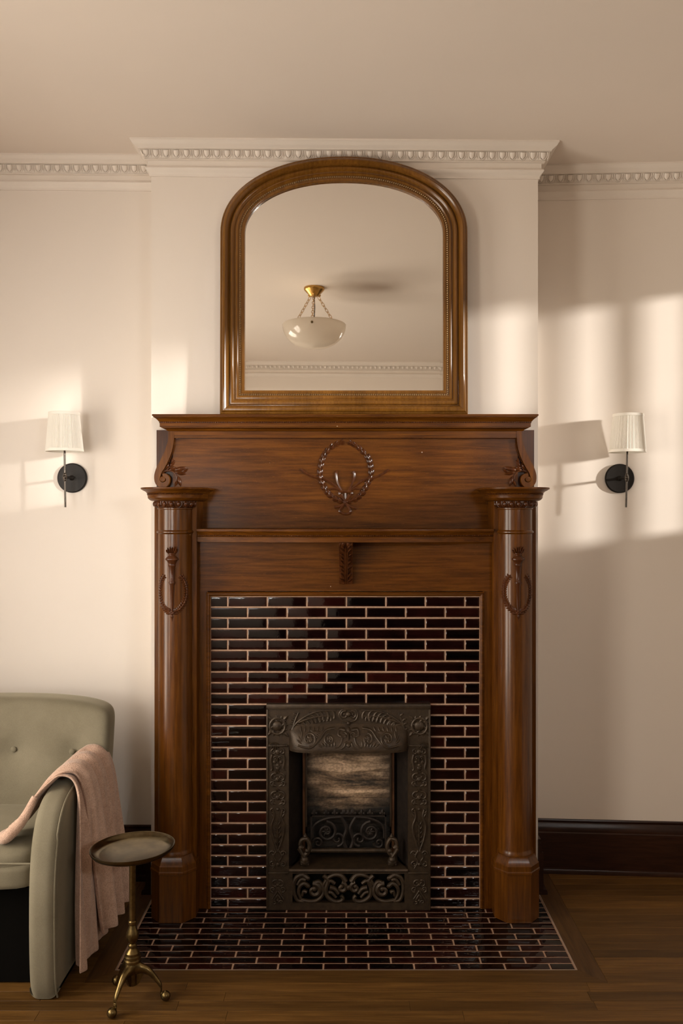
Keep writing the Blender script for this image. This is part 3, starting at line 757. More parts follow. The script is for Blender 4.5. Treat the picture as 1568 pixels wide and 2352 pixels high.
# laurel wreath in the middle of the frieze
def pp(zx, zy): p = at(680 + zx / 6.817, 1000 + zy / 6.817, YP); return (p[0], p[2])
wl = [(740, 1040), (640, 1005), (540, 940), (470, 860), (415, 760), (380, 660), (376, 560), (388, 470), (410, 380), (455, 290), (520, 215), (610, 150), (740, 100)]
wr = [(780, 1040), (890, 1010), (985, 950), (1055, 870), (1105, 770), (1155, 680), (1170, 590), (1165, 500), (1150, 420), (1110, 330), (1040, 250), (960, 180), (815, 98)]
wre = Relief()
for lst in (wl, wr):
    path = smooth([pp(*q) for q in lst], 5); cum = [0]
    for a, b2 in zip(path[:-1], path[1:]): cum.append(cum[-1] + math.dist(a, b2))
    N = 15
    for i in range(N):
        d = cum[-1] * (i + .1) / N; k2 = max(q for q in range(len(cum)) if cum[q] <= d); k2 = min(k2, len(path) - 2)
        an = math.atan2(path[k2 + 1][1] - path[k2][1], path[k2 + 1][0] - path[k2][0]); sc = 1.0 if i < 9 else 1 - .06 * (i - 8)
        for da, hh in ((-.42, .0), (.42, .0), (0, .004)): wre.leaf(path[k2][0], path[k2][1], an + da, .027, .0085 * sc, .001 + hh)
wreath = MB().add(wre, lambda u, y, v: (u, YP + y, v)).build('laurel_wreath', M['oak_carved'], man)
rb = Relief(); rb.k = 1.35
def st(lst, r0, r1=None, h=.003, bulge=0): rb.stroke(smooth([pp(*q) for q in lst], 5), r0, r1, h, bulge=bulge)
for l2 in ([(770, 1030), (720, 960), (680, 920), (690, 880), (770, 885), (850, 880), (870, 915), (830, 960), (770, 1030)], [(770, 1060), (710, 1130), (680, 1190), (715, 1220), (770, 1235), (830, 1220), (850, 1190), (820, 1130), (770, 1060)]): st(l2, .0042, .0042, .004)
for l2 in ([(760, 1035), (735, 970), (715, 920)], [(780, 1035), (800, 970), (820, 920)], [(770, 1030), (768, 900)]): st(l2, .0035, .003, .003)
for l2 in ([(750, 1070), (690, 1110), (600, 1130)], [(790, 1070), (850, 1115), (940, 1150)]): st(l2, .003, .0045, .003)
for l2 in ([(710, 860), (650, 740), (630, 660), (628, 590), (645, 560)], [(825, 860), (880, 740), (910, 660), (910, 600), (895, 565)]): st(l2, .003, .0042, .003)
for l2 in ([(700, 870), (600, 780), (450, 680), (280, 650), (150, 590), (75, 520)], [(840, 870), (930, 790), (1080, 690), (1250, 655), (1380, 590), (1450, 535)]): st(l2, .0045, .0035, .002)
for l2 in ([(690, 870), (610, 830), (535, 845)], [(850, 870), (930, 830), (995, 850)]): st(l2, .0045, .003, .003)
for d in ((752, 1040), (788, 1040), (770, 1050)): q = pp(*d); rb.boss(q[0], q[1], .0055, .006)
MB().add(rb, lambda u, y, v: (u, YP + y, v)).build('ribbon_and_torches', M['oak_carved'], wreath)

# ------------------------------------------------------------------ cast-iron fireplace insert
Relief.k = 1.28
ins = empty('fireplace_insert', (0, 3.585, 0)); tag(ins, 'ornate dark cast iron fireplace insert with hooded firebox and openwork grille', 'fireplace')
YI = 3.586; OXI = .2385                               # face; half width of the opening
ib = MB()
for a in ((IX0, -OXI, .001, IZ1), (OXI, IX1, .001, IZ1), (-OXI, OXI, .655, IZ1), (-OXI, OXI, .001, .030), (-OXI, OXI, .146, .166), (-OXI, -.224, .030, .146), (.224, OXI, .030, .146)): ib.box(a[0], a[1], YI, YT + .012, a[2], a[3])
ib.build('frame', M['iron'], ins)
rimm = MB()
for a in ((IX0, IX1, IZ1 - .020, IZ1), (IX0, IX0 + .008, .001, IZ1 - .02), (IX1 - .008, IX1, .001, IZ1 - .02), (IX0 + .008, -OXI - .004, .655, .664), (OXI + .004, IX1 - .008, .655, .664), (IX0 + .008, -OXI, .146, .155), (OXI, IX1 - .008, .146, .155)): rimm.box(a[0], a[1], YI - .006, YI + .002, a[2], a[3], .0025)
rimm.build('raised_rim', M['iron'], ins)
def cscroll(R, cx, cz, r, a0, sg, rad=.0035, turns=1.1, h=.002):
    R.stroke(spiral(cx, cz, r, r * .22, a0, sg * turns, 22), rad, rad * .6, h); e = spiral(cx, cz, r, r * .22, a0, sg * turns, 22)[-1]; R.boss(e[0], e[1], rad * 1.25, h)
def fan(R, u, v, a_mid, L, n, spread, wd=.006, h=.001):
    for i in range(n):
        an = a_mid + spread * (i / (n - 1) - .5); R.leaf(u, v, an, L * (1 - .25 * abs(i / (n - 1) - .5)), wd, h, .006)
def feather(R, pts, side, n=8, L=.03, wd=.0055):
    ps = smooth(pts, 6); R.stroke(ps, .004, .002, .003)
    for i in range(n):
        k2 = int((len(ps) - 2) * (i + .5) / n); an = math.atan2(ps[k2 + 1][1] - ps[k2][1], ps[k2 + 1][0] - ps[k2][0])
        q = [(ps[k2][0], ps[k2][1])]
        l2 = L * (1 - .45 * abs(i / n - .45))
        for st2 in range(1, 6):
            a2 = an + side * (.35 + .28 * st2); q.append((q[-1][0] + l2 / 5 * math.cos(a2), q[-1][1] + l2 / 5 * math.sin(a2)))
        R.stroke(q, wd * .5, wd * .75, .002); R.boss(q[-1][0], q[-1][1], wd * .8, .002)
# side stiles
zs = flat(0, YI, 0)
for s in (-1, 1):
    R = Relief(); 
    # mask
    v = .605
    for sg in (-1, 1):
        cscroll(R, sg * .016, v + .030, .012, PI / 2, -sg, .003, .9); R.stroke(smooth([(sg * .022, v + .02), (sg * .027, v - .005), (sg * .022, v - .035), (sg * .026, v - .045)], 4), .0042, .003, .002)
        R.stroke(smooth([(sg * .003, v + .008), (sg * .010, v + .012), (sg * .016, v + .008)], 4), .0025, .002, .004); R.boss(sg * .009, v + .003, .004, .003); R.boss(sg * .013, v - .012, .0075, .001, .5)
    R.leaf(0, v + .012, -PI / 2, .026, .005, .003, .008); R.boss(0, v - .024, .007, .002, .6); R.boss(0, v - .036, .009, .001, .5); R.stroke([(-.008, v - .028), (0, v - .030), (.008, v - .028)], .002, .002, .004); R.boss(0, v + .028, .012, 0, .5)
    # scroll rosettes
    for v, rr in ((.525, .028), (.452, .026)):
        for sg in (-1, 1):
            cscroll(R, sg * .012, v + .006, .019, PI / 2 + sg * .3, -sg, .0034, .95); cscroll(R, sg * .020, v - .016, .011, -PI / 2, sg, .003, .9); R.leaf(sg * .004, v - .028, PI / 2 - sg * 1.2, .026, .005)
        R.boss(0, v, .011, .002, .6); R.boss(0, v, .005, .009, .8); fan(R, 0, v + .024, PI / 2, .014, 5, 2.4, .004)
    # tall acanthus
    for sg in (-1, 1):
        R.stroke(smooth([(0, .235), (sg * .018, .285), (sg * .026, .335), (sg * .014, .375), (sg * .020, .405)], 5), .0036, .003, .002)
        cscroll(R, sg * .020, .398, .011, PI / 2, -sg, .0028, .9); R.leaf(sg * .014, .365, PI / 2 - sg * .5, .03, .005)
        cscroll(R, sg * .021, .228, .012, 0 if sg > 0 else PI, sg, .003, 1); cscroll(R, sg * .021, .185, .012, PI / 2, -sg, .003, 1); R.stroke(smooth([(sg * .004, .24), (sg * .016, .215), (sg * .006, .195), (sg * .02, .168)], 4), .003, .002, .002)
    for q in range(6):
        for sg in (-1, 1): R.leaf(0, .25 + .018 * q, PI / 2 - sg * (.8 - .05 * q), .022, .0055, .002, .006)
    R.leaf(0, .24, PI / 2, .13, .006, .004, .006); R.boss(0, .185, .008, .002); R.boss(0, .405, .007, .002)
    MB().add(R, flat(s * (OXI + .0445), YI, 0)).build('side_ornament', M['iron'], ins)
    # foot block
    R = Relief(); v = .095
    for sg in (-1, 1):
        cscroll(R, sg * .010, v + .012, .016, PI / 2 + sg * .4, -sg, .003, 1.0); cscroll(R, sg * .019, v - .010, .012, -PI / 2, sg, .003, 1); R.stroke(smooth([(0, v - .015), (sg * .012, v - .034), (sg * .024, v - .05)], 4), .003, .002, .002); cscroll(R, sg * .013, v - .062, .009, PI, -sg, .003, .8); R.leaf(0, v - .03, -PI / 2 + sg * .5, .03, .005)
    R.boss(0, v + .008, .007, .003); R.boss(0, v - .055, .006, .002)
    MB().add(R, flat(s * (OXI + .0445), YI, 0)).build('foot_ornament', M['iron'], ins)
    # corner cartouche with plumes
    C = Relief()
    C.boss(0, 0, .017, .001, .5)
    for a in (.8, 2.35, 3.9, 5.5):
        ca, sa = math.cos(a), math.sin(a); cscroll(C, .019 * ca, .019 * sa, .015, a + 2.2, 1, .003, .8); C.leaf(.026 * ca, .026 * sa, a, .022, .006)
    for a in [q * PI / 6 for q in range(12)]: C.leaf(.022 * math.cos(a), .022 * math.sin(a), a + .4, .014, .004, .001)
    C.stroke([(.024 * math.cos(a), .026 * math.sin(a)) for a in [q * PI / 8 for q in range(17)]], .003, .003, .003)
    fan(C, -.012, -.052, -PI / 2, .03, 7, 2.2, .004)
    mc = C if s < 0 else mirrored(C)
    MB().add(mc, lambda u, y, v: (s * .284 + u * 1.28, YI + y * 1.1, .738 + v * 1.25)).build('corner_cartouche', M['iron'], ins)
    P2 = Relief()
    feather(P2, [(-.232, .704), (-.215, .742), (-.175, .775), (-.12, .797), (-.052, .801)], -1, 12, .046, .0055); feather(P2, [(-.200, .752), (-.15, .770), (-.10, .778), (-.060, .778)], -1, 8, .026, .0045)
    feather(P2, [(-.225, .715), (-.215, .755), (-.20, .792)], 1, 4, .018, .005)
    for q in range(5): P2.boss(-.205 + .012 * q, .752 + .009 * q, .004, .002)
    MB().add(P2 if s < 0 else mirrored(P2), flat(0, YI, 0)).build('plume_ornament', M['iron'], ins)
R = Relief()
for sg in (-1, 1): cscroll(R, sg * .016, .782, .017, PI / 2 + sg * .3, -sg, .0036, 1.1); R.stroke(smooth([(0, .806), (sg * .025, .803), (sg * .037, .785), (sg * .028, .762), (sg * .006, .756)], 5), .003, .003, .002)
R.boss(0, .785, .011, .003)
R.boss(0, .752, .0075, .010, 1)
MB().add(R, flat(0, YI, 0)).build('centre_ornament', M['iron'], ins)
# hood
def hoodp(u, v):
    hw = .205 + .032 * min(1, v * 3) ** .6
    e = max(0, 1 - abs(u) ** 5)
    return (u * hw, YI + .002 - (.006 + .056 * math.sin(min(1, v * 1.05) * PI / 2) ** 1.1) * e ** .5, .748 - .094 * v)
hd = MB(); N1, N2 = 40, 12
us = [math.sin((-1 + 2 * i / N1) * PI / 2) for i in range(N1 + 1)]
hd.loft([[hoodp(u, k2 / N2) for u in us] for k2 in range(N2 + 1)], closed=False, cap=False)
hd.loft([[hoodp(u, 1) for u in us], [(p[0], p[1] + .001, p[2] - .010) for p in [hoodp(u, 1) for u in us]], [(p[0] * .97, YI + .004, p[2] - .010) for p in [hoodp(u, 1) for u in us]]], closed=False, cap=False)
hood = hd.build('hood', M['iron'], ins, recalc=False)
R = Relief()
for sg in (-1, 1):
    cscroll(R, sg * .155, .040, .028, -PI / 2, -sg, .0036, 1.5); cscroll(R, sg * .075, .040, .022, PI / 2, -sg, .0034, 1.4)
    R.stroke(smooth([(sg * .20, .014), (sg * .15, .008), (sg * .115, .040), (sg * .09, .070), (sg * .055, .078)], 5), .0036, .003, .002)
    for q in range(7): R.leaf(sg * (.135 - .004 * q), .022 + .007 * q, PI / 2 - sg * (-.2 + .3 * q), .040, .0055, .002)
    for q in range(6): R.leaf(sg * .155, .040, q * 1.05, .017, .005, .003)
    for q in range(5): R.leaf(sg * .075, .040, q * 1.26, .013, .0045, .003)
    for q in range(6): R.leaf(sg * (.105 - .01 * q), .010 + .002 * (q % 2), PI / 2 - sg * (.9 - .2 * q), .022, .0045, .002)
    for q in range(6): R.leaf(sg * (.10 + .018 * q), .082, -PI / 2 + sg * (.5 - .1 * q), .020, .0045, .002)
    for q in range(4): R.leaf(sg * .185, .02 + .008 * q, PI / 2 + sg * (.0 + .3 * q) - sg * .9, .026, .004, .002)
    R.stroke(smooth([(sg * .006, .058), (sg * .016, .064), (sg * .026, .060)], 4), .003, .002, .003); R.boss(sg * .012, .050, .0045, .003); R.stroke(smooth([(sg * .014, .072), (sg * .036, .074), (sg * .040, .056), (sg * .028, .05)], 4), .0045, .003, .002)
    R.stroke(smooth([(sg * .024, .045), (sg * .030, .025), (sg * .042, .012), (sg * .052, .010)], 4), .0034, .002, .002); R.stroke(smooth([(sg * .012, .026), (sg * .018, .012), (sg * .03, .004)], 4), .003, .002, .002)
R.leaf(0, .062, -PI / 2, .028, .006, .003, .008); R.stroke([(-.012, .030), (0, .027), (.012, .030)], .0026, .0026, .004); R.boss(0, .018, .009, .001, .6); R.boss(0, .072, .008, .001, .6)
def onhood(u, y, v):
    vv = 1 - (v + .004) / .094; p = hoodp(max(-.985, min(.985, u / .237)), max(0.02, vv)); return (u, p[1] + y, p[2])
MB().add(R, onhood).build('hood_ornament', M['iron'], hood)
# firebox
YK = 3.725
fb = MB()
for s in (-1, 1):
    fb.loft([[(s * OXI, YT, .166), (s * .19, YK, .166), (s * .19, YK, .70), (s * OXI, YT, .70)], [(s * (OXI + .006), YT, .166), (s * .196, YK + .006, .166), (s * .196, YK + .006, .70), (s * (OXI + .006), YT, .70)]])
fb.box(-OXI, OXI, YT, YK + .01, .695, .701); fb.box(-OXI, OXI, YT, YK + .01, .150, .156); fb.box(-.20, .20, YK, YK + .008, .15, .70)
fb.build('firebox', M['iron_dark'], ins)
for s in (-1, 1):
    MB().box(min(s * .178, s * .1885), max(s * .178, s * .1885), 3.690, 3.700, .18, .66).build('copper_strip', M['copper'], ins)
    MB().box(min(s * .1705, s * .1765), max(s * .1705, s * .1765), 3.684, 3.698, .30, .66).build('radiant_edge', M['iron'], ins)
rad = MB(); rows = []
n = 13
for i in range(n * 6 + 1):
    t = i / 6; z = .20 + (.66 - .20) * i / (n * 6)
    rows.append([(-.1705 + .341 * q / 20, 3.704 - .0045 * abs(math.sin(PI * t)) ** .6, z) for q in range(21)])
rad.loft(rows, closed=False, cap=False)
rad.build('fireclay_radiant', M['clay'], ins, recalc=False)
# basket front
Relief.k = 1.7
bk = MB(); zb0, zb1 = .200, .352
for a in ((-.155, .155, zb1 - .006, zb1), (-.155, .155, zb0, zb0 + .006), (-.155, -.149, zb0, zb1), (.149, .155, zb0, zb1)): bk.box(a[0], a[1], 3.668, 3.676, a[2], a[3])
R = Relief()
for sg in (-1, 1):
    cscroll(R, sg * .090, .285, .042, PI / 2, sg, .0042, 1.5); cscroll(R, sg * .045, .255, .030, -PI / 2, -sg, .0036, 1.3); cscroll(R, sg * .125, .240, .022, PI, sg, .0034, 1.2)
    R.stroke(smooth([(sg * .004, .205), (sg * .02, .25), (sg * .008, .30), (sg * .03, .345)], 5), .005, .004); R.stroke(smooth([(sg * .02, .205), (sg * .08, .215), (sg * .14, .205)], 5), .004, .003); R.stroke(smooth([(sg * .03, .345), (sg * .09, .338), (sg * .14, .31), (sg * .147, .26)], 5), .004, .003)
    for q in range(6): R.leaf(sg * .09, .285, q * 1.05, .022, .005)
    for q in range(5): R.leaf(sg * (.125 - .035 * q if q else .14), .352, PI / 2, .026, .009, 0, .005); 
    for q in range(5): R.boss(sg * (.125 - .035 * q if q else .14) - .008, .360, .006); R.boss(sg * (.125 - .035 * q if q else .14) + .008, .360, .006)
R.leaf(0, .352, PI / 2, .026, .009, 0, .005)
bk.add(R, flat(0, 3.672, 0)).build('basket_grate', M['iron_dark'], ins)
Relief.k = 1.28
# ledge, andirons and bar
lg = MB(); rings = []
for y, z in ((YT + .01, .155), (YI - .004, .155), (YI - .010, .160), (YI - .006, .167), (YT + .035, .178), (3.70, .180), (3.70, .155)): rings.append([(-OXI + .002 if y < YT else -.20, y, z), (OXI - .002 if y < YT else .20, y, z)])
lg.loft([[r[0] for r in rings], [r[1] for r in rings]]).build('ledge', M['iron'], ins)
for s in (-1, 1):
    R = Relief()
    R.stroke(smooth([(.0, .0), (.004, .02), (-.012, .035), (-.020, .062), (-.008, .088), (.012, .084), (.018, .064), (.006, .052)], 5), .0085, .006, 0, 8)
    R.stroke(smooth([(.0, .018), (.012, .034), (.022, .052)], 4), .006, .007, .004, 8); R.boss(0, .004, .017, 0, 1); R.boss(-.002, .098, .0085, 0, 1); R.stroke([(-.002, .09), (-.002, .11)], .005, .003); R.boss(-.010, .042, .009, .007); R.boss(.016, .054, .010, .004); R.stroke([(-.016, -.012), (.016, -.012)], .008, .008, 0, 8); R.boss(0, -.004, .02, 0, .8)
    MB().add(R if s > 0 else mirrored(R), flat(s * .176, 3.608, .190)).build('andiron', M['iron'], ins)
MB().tube([(-.176, 3.655, .214), (.176, 3.655, .214)], .0095, 12).build('fire_bar', M['iron'], ins)
# openwork grille at the foot
MB().box(-.236, .236, YT + .004, YT + .010, .02, .150).build('grille_backing', M['lining_and_shade'], ins)
R = Relief()
for sg in (-1, 1):
    cscroll(R, sg * .138, .078, .028, PI / 2 - sg * .2, sg, .0085, 1.1, .003); cscroll(R, sg * .027, .089, .021, PI / 2, sg, .0075, .95, .003)
    R.stroke(smooth([(sg * .138, .106), (sg * .118, .112), (sg * .105, .095), (sg * .10, .068), (sg * .12, .042), (sg * .15, .034), (sg * .19, .040)], 5), .007, .006, .002, 8)
    R.stroke(smooth([(sg * .012, .115), (sg * .03, .138), (sg * .06, .140), (sg * .085, .125), (sg * .10, .10)], 5), .009, .005, .003, 8); R.stroke(smooth([(sg * .10, .138), (sg * .082, .118), (sg * .09, .085), (sg * .085, .055), (sg * .06, .036), (sg * .035, .034), (sg * .022, .046), (sg * .03, .058)], 5), .008, .006, .002, 8)
    R.stroke(smooth([(sg * .04, .065), (sg * .055, .085), (sg * .075, .09)], 4), .006, .008, .003, 8); R.stroke(smooth([(sg * .05, .05), (sg * .065, .068), (sg * .08, .072)], 4), .005, .006, .003, 8); R.stroke(smooth([(sg * .055, .105), (sg * .07, .116), (sg * .088, .112)], 4), .006, .006, .003, 8)
    R.stroke(smooth([(sg * .165, .128), (sg * .185, .140), (sg * .208, .130), (sg * .219, .105), (sg * .218, .07), (sg * .205, .04), (sg * .18, .034)], 5), .008, .006, .002, 8)
    R.stroke(smooth([(sg * .162, .096), (sg * .178, .106), (sg * .195, .094), (sg * .200, .07), (sg * .19, .045)], 5), .008, .005, .003, 8); R.stroke(smooth([(sg * .172, .12), (sg * .19, .122), (sg * .205, .10)], 4), .007, .005, .003, 8); R.stroke(smooth([(sg * .168, .07), (sg * .18, .074), (sg * .186, .055)], 4), .007, .004, .003, 8)
    R.boss(sg * .163, .126, .010, .002); R.boss(sg * .161, .094, .009, .002); R.boss(sg * .012, .117, .010, .002)
R.boss(0, .089, .011, .003)
MB().add(R, flat(0, YI + .008, 0)).build('openwork_grille', M['iron'], ins)

Relief.k = 1.0
# ------------------------------------------------------------------ mirror over the mantel
LEAN = .018
mir = empty('overmantel_mirror', (-.0187, 3.690, 1.9925), local=True); mir.rotation_euler.x = -LEAN
tag(mir, 'arched wooden overmantel mirror with beaded inner edge standing on the mantel', 'mirror')
HWI, ZBI, ZSP, RISE = .414, .095, .749, .222          # glass: half width, lower edge, springing line, rise (local z)
def arch(o, n=56):
    hw, rise = HWI + o, RISE + o
    pts = [(-hw, ZBI - o), (-hw, ZBI - o + .15), (-hw, ZSP - .1)]
    for i in range(n + 1):
        t = PI - PI * i / n; c, s = math.cos(t), math.sin(t); e = 2 / 2.12
        pts.append((hw * math.copysign(abs(c) ** e, c), ZSP + rise * abs(s) ** e))
    pts += [(hw, ZSP - .1), (hw, ZBI - o + .15), (hw, ZBI - o)]
    return pts
FP = [(-.006, .006), (-.006, .018), (0, .021), (.004, .0215), (.006, .019), (.017, .019), (.019, .022), (.024, .0245), (.029, .022), (.0305, .018), (.034, .0185), (.040, .027), (.046, .029), (.051, .027), (.054, .020), (.056, .0195), (.059, .030), (.065, .040), (.072, .0445), (.079, .042), (.084, .035), (.086, .031), (.089, .032), (.0925, .029), (.093, .022), (.093, 0)]
MB().loft([[(x, -h, z) for x, z in arch(o)] for o, h in FP], True, False).build('frame', M['mirror_wood'], mir, ang=40)
bd = MB(); path = arch(.0115); path.append(path[0]); acc = 0; step = .0088; nxt = 0
for a, b2 in zip(path[:-1], path[1:]):
    L = math.dist(a, b2)
    while nxt <= acc + L:
        t = (nxt - acc) / L if L else 0
        bd.ball((a[0] + (b2[0] - a[0]) * t, -.0205, a[1] + (b2[1] - a[1]) * t), .0036, 7, 4); nxt += step
    acc += L
tag(bd.build('beading', M['bead_gold'], mir), kind='stuff')
gl = MB(); k0 = arch(.004); k1 = arch(-.019)
gl.loft([[(x, -.0075, z) for x, z in k0], [(x, -.0081, z) for x, z in k1]], True, False)
kk = len(gl.v) - len(k1); gl.face([kk + i for i in range(len(k1))])
gl.build('looking_glass', M['silver'], mir, ang=.02, recalc=True)
MB().loft([[(x, -.001, z) for x, z in arch(.085)], [(x, -.006, z) for x, z in arch(.085)]]).build('backing_board', M['subfloor'], mir)

# ------------------------------------------------------------------ wall sconces
def sconce(loc, side, label, tilt):
    r = empty('wall_sconce', loc, local=True); tag(r, label, 'wall lamp', 'pair of wall sconces beside the fireplace')
    back = MB().add(MB().lathe([(.0, 0), (.064, 0), (.0645, .002), (.063, .004), (.063, .005), (.0645, .006), (.0645, .009), (.061, .010), (.060, .013), (0, .0135)], n=48), lambda x, y, z: (x, -z, y)).build('backplate', M['bronze'], r)
    MB().add(MB().lathe([(.011, .013), (.011, .017), (.0075, .022), (.0055, .028), (.0055, .098), (0, .098)], n=16), lambda x, y, z: (x, -z, y)).build('arm', M['bronze'], r)
    S = .108; tx = tilt
    MB().tube([(tx * -.128, -S, -.128), (0, -S, 0), (tx * .135, -S, .135)], [.0042, .0042, .0042], 14).build('stem', M['bronze_polished'], r)
    MB().add(MB().lathe([(.0045, -.018), (.0065, -.014), (.0065, -.011), (.0085, -.009), (.0085, -.005), (.0095, -.003), (.0095, .003), (.0085, .005), (.0085, .009), (.0065, .011), (.0065, .014), (.0045, .018)], n=18), lambda x, y, z: (x, y - S, z)).build('knuckle', M['bronze_polished'], r)
    z0, z1, r0, r1 = .108, .274, .0765, .0628
    def tf(x, y, z): return (x + tx * z, y - S, z)
    mod = lambda q: PL[q]
    PL = [1 + (.014 if q % 2 else -.014) + random.uniform(-.009, .009) for q in range(150)]
    sh = MB().lathe([(r0, z0 + .010), (r0 + (r1 - r0) * .5, (z0 + z1) / 2), (r1, z1 - .010)], n=150, cap=False, mod=mod)
    shade = MB().add(sh, tf).build('shade', M['shade'], r, ang=25)
    for (ra, rb2, za, zb2) in ((r0 * 1.012, r0, z0, z0 + .0125), (r1 * 1.02, r1 * 1.016, z1 - .0125, z1)):
        MB().add(MB().lathe([(ra, za), (ra + .0012, za + .001), (rb2 + .0012, zb2 - .001), (rb2, zb2), (rb2 - .002, zb2), (ra - .002, za), (ra, za)], n=64, cap=False), tf).build('band', M['shade_band'], shade)
    sp = MB()
    for q in range(3): a = q * 2 * PI / 3 + .3; sp.tube([(0, 0, .135), (r0 * .96 * math.cos(a), r0 * .96 * math.sin(a), .128)], .0012, 5)
    MB().add(sp, tf).build('spider', M['bronze'], r)
    MB().add(MB().lathe([(.012, .125), (.012, .175), (.006, .18)], n=14), tf).build('lamp_holder', M['shade_band'], r)
    return r
sconce((at(167, 1098, 3.905)[0], YA_L, at(167, 1098, 3.905)[2]), -1, 'dark bronze sconce with pleated ivory shade on wall above green armchair', -.012)
xs = at(1421, 1099, 3.965)[0]
sconce((xs, YA_R(xs) - .001, at(1421, 1099, 3.955)[2]), 1, 'dark bronze sconce with pleated ivory shade above the dark baseboard, right of fireplace', .022)

# ------------------------------------------------------------------ pendant lamp (seen in the mirror)
PX, PY = -.222, 1.60
pen = empty('pendant_lamp', (PX, PY, zc(PX)), local=True); tag(pen, 'white opal bowl pendant hung on brass chains, seen in the mirror', 'ceiling lamp')
MB().lathe([(.066, 0), (.067, -.004), (.066, -.014), (.064, -.017), (.030, -.052), (.026, -.056), (.012, -.058), (0, -.058)], n=40).build('canopy', M['brass'], pen)
RB, ZR = .206, -.245
bw = [(RB - .006, ZR + .001)]
for i in range(15):
    t = PI / 2 * i / 14; bw.append((max(RB * math.cos(t) ** .82, .0005), ZR - .150 * math.sin(t) ** 1.05))
bowl = MB().lathe(bw[::-1] + [(RB - .004, ZR + .0035), (RB - .007, ZR + .001)], n=64, cap=False).build('glass_bowl', M['glass_white'], pen)
for q in range(3):
    a = PI / 2 + q * 2 * PI / 3 + .03
    p0 = Vector((.030 * math.cos(a), .030 * math.sin(a), -.056)); p1 = Vector((.178 * math.cos(a), .178 * math.sin(a), ZR - .01))
    ch = MB(); d = p1 - p0; L = d.length; t = d.normalized(); s1 = t.cross(Vector((0, 0, 1))).normalized(); s2 = t.cross(s1); n = 11; pl = L / n
    for i in range(n):
        c = p0 + t * pl * (i + .5); sd = s1 if i % 2 else s2
        ch.tube([c + t * (pl * .68 * math.cos(w)) + sd * (pl * .36 * math.sin(w)) for w in [2 * PI * k2 / 12 for k2 in range(12)]], .0018, 5, closed=True)
    ch.build('chain', M['brass'], pen)
    an = Vector((math.cos(a), math.sin(a), 0)); c = an * (RB * .97) + Vector((0, 0, ZR - .028))
    MB().ball(c, .0085, 12, 8).build('bolt', M['aged_brass'], bowl)
    MB().ball(Vector((.038 * math.cos(a), .038 * math.sin(a), -.046)), .009, 10, 8).build('eyelet', M['brass'], pen)
MB().tube([(0, 0, -.058), (.004, 0, -.13), (-.002, 0, ZR - .02)], .003, 8).build('cord', M['black'], pen)

# ------------------------------------------------------------------ armchair
XC = -1.375
ch = empty('armchair', (XC, 3.25, 0)); tag(ch, 'sage green velvet armchair with buttoned back and low arms', 'armchair')
ARM = smooth([(2.925, .004), (2.905, .06), (2.895, .20), (2.897, .38), (2.918, .50), (2.962, .586), (3.03, .635), (3.13, .655), (3.26, .663), (3.40, .672), (3.52, .685)], 4) + smooth([(3.60, .64), (3.645, .5), (3.655, .3), (3.645, .1), (3.64, .004)], 3)
def slab(outline, x0, x1, r, n=6):
    N = len(outline); nor = []
    for i in range(N):
        a = Vector(outline[i - 1]); b2 = Vector(outline[(i + 1) % N]); t = (b2 - a).normalized(); nor.append(Vector((t.y, -t.x)))
    rings = []
    def ring(x, ins): return [(x, outline[i][0] + nor[i].x * ins, max(.004, outline[i][1] + nor[i].y * ins)) for i in range(N)]
    for i in range(n + 1):
        t = PI / 2 * i / n; rings.append(ring(x0 + r - r * math.cos(t), r - r * math.sin(t)))
    for i in range(n, -1, -1):
        t = PI / 2 * i / n; rings.append(ring(x1 - r + r * math.cos(t), r - r * math.sin(t)))
    return MB().loft(rings)
AX = (-1.042, -.948)
for s in (1, -1):
    x0, x1 = (AX if s > 0 else (2 * XC - AX[1], 2 * XC - AX[0]))
    arm = slab(ARM, x0, x1, .034, 7).build('arm', M['velvet'], ch, ang=60)
    xo = x1 - .010 if s > 0 else x0 + .010
    pth = [(xo + .004 * s, y + .012 if i < 18 else y, z - (.010 if 12 < i < 41 else 0)) for i, (y, z) in enumerate(ARM[:41])]
    MB().tube(pth, .0032, 6).build('piping', M['velvet'], arm)
btn = [(x, z) for x in (XC - .33, XC - .11, XC + .11, XC + .33) for z in (.695,)]
BT = [(at(32, 1718, 3.44)[0], at(32, 1718, 3.44)[2]), (at(168, 1727, 3.42)[0], at(168, 1727, 3.42)[2])]
dxb = BT[1][0] - BT[0][0]
BT = [(BT[1][0] - dxb * q, (BT[0][1] + BT[1][1]) / 2) for q in range(4)]
def backfn(x, y, z, q):
    u = (x - XC) / .45
    y += .16 * (z - .50) - .075 * abs(u) ** 2.6
    x = XC + (x - XC) * (1 + .03 * max(0, (z - .5)))
    z -= .022 * abs(u) ** 3 * max(0, q.z)
    if q.y < 0:
        for bx, bz in BT:
            d = math.hypot(x - bx, z - bz); y += .020 * math.exp(-(d / .040) ** 2) + .010 * math.exp(-(d / .09) ** 2)
    return (x, y, z)
back = MB().pillow((XC, 3.485, .630), (.462, .098, .243), 44, 4.5, backfn, 13.0).build('backrest', M['velvet'], ch, ang=70)
for bx, bz in BT:
    u = (bx - XC) / .45; y = 3.485 - .098 + .16 * (bz - .5) - .075 * abs(u) ** 2.6 + .021
    MB().ball((bx, y, bz), .0115, 14, 8, (1, .55, 1)).build('button', M['velvet'], back)
def seatfn(x, y, z, q):
    if q.z > 0: z += .012 * (1 - q.x ** 2) * (1 - min(1, abs(q.y)) ** 2) + .03 * (y - 3.2)
    return (x, y, z)
seat = MB().pillow((XC, 3.195, .425), (.333, .245, .058), 16, 6, seatfn).build('seat_cushion', M['velvet'], ch, ang=70)
rail = MB().pillow((XC, 3.185, .385), (.333, .238, .042), 10, 9).build('seat_rail', M['velvet'], ch, ang=60)
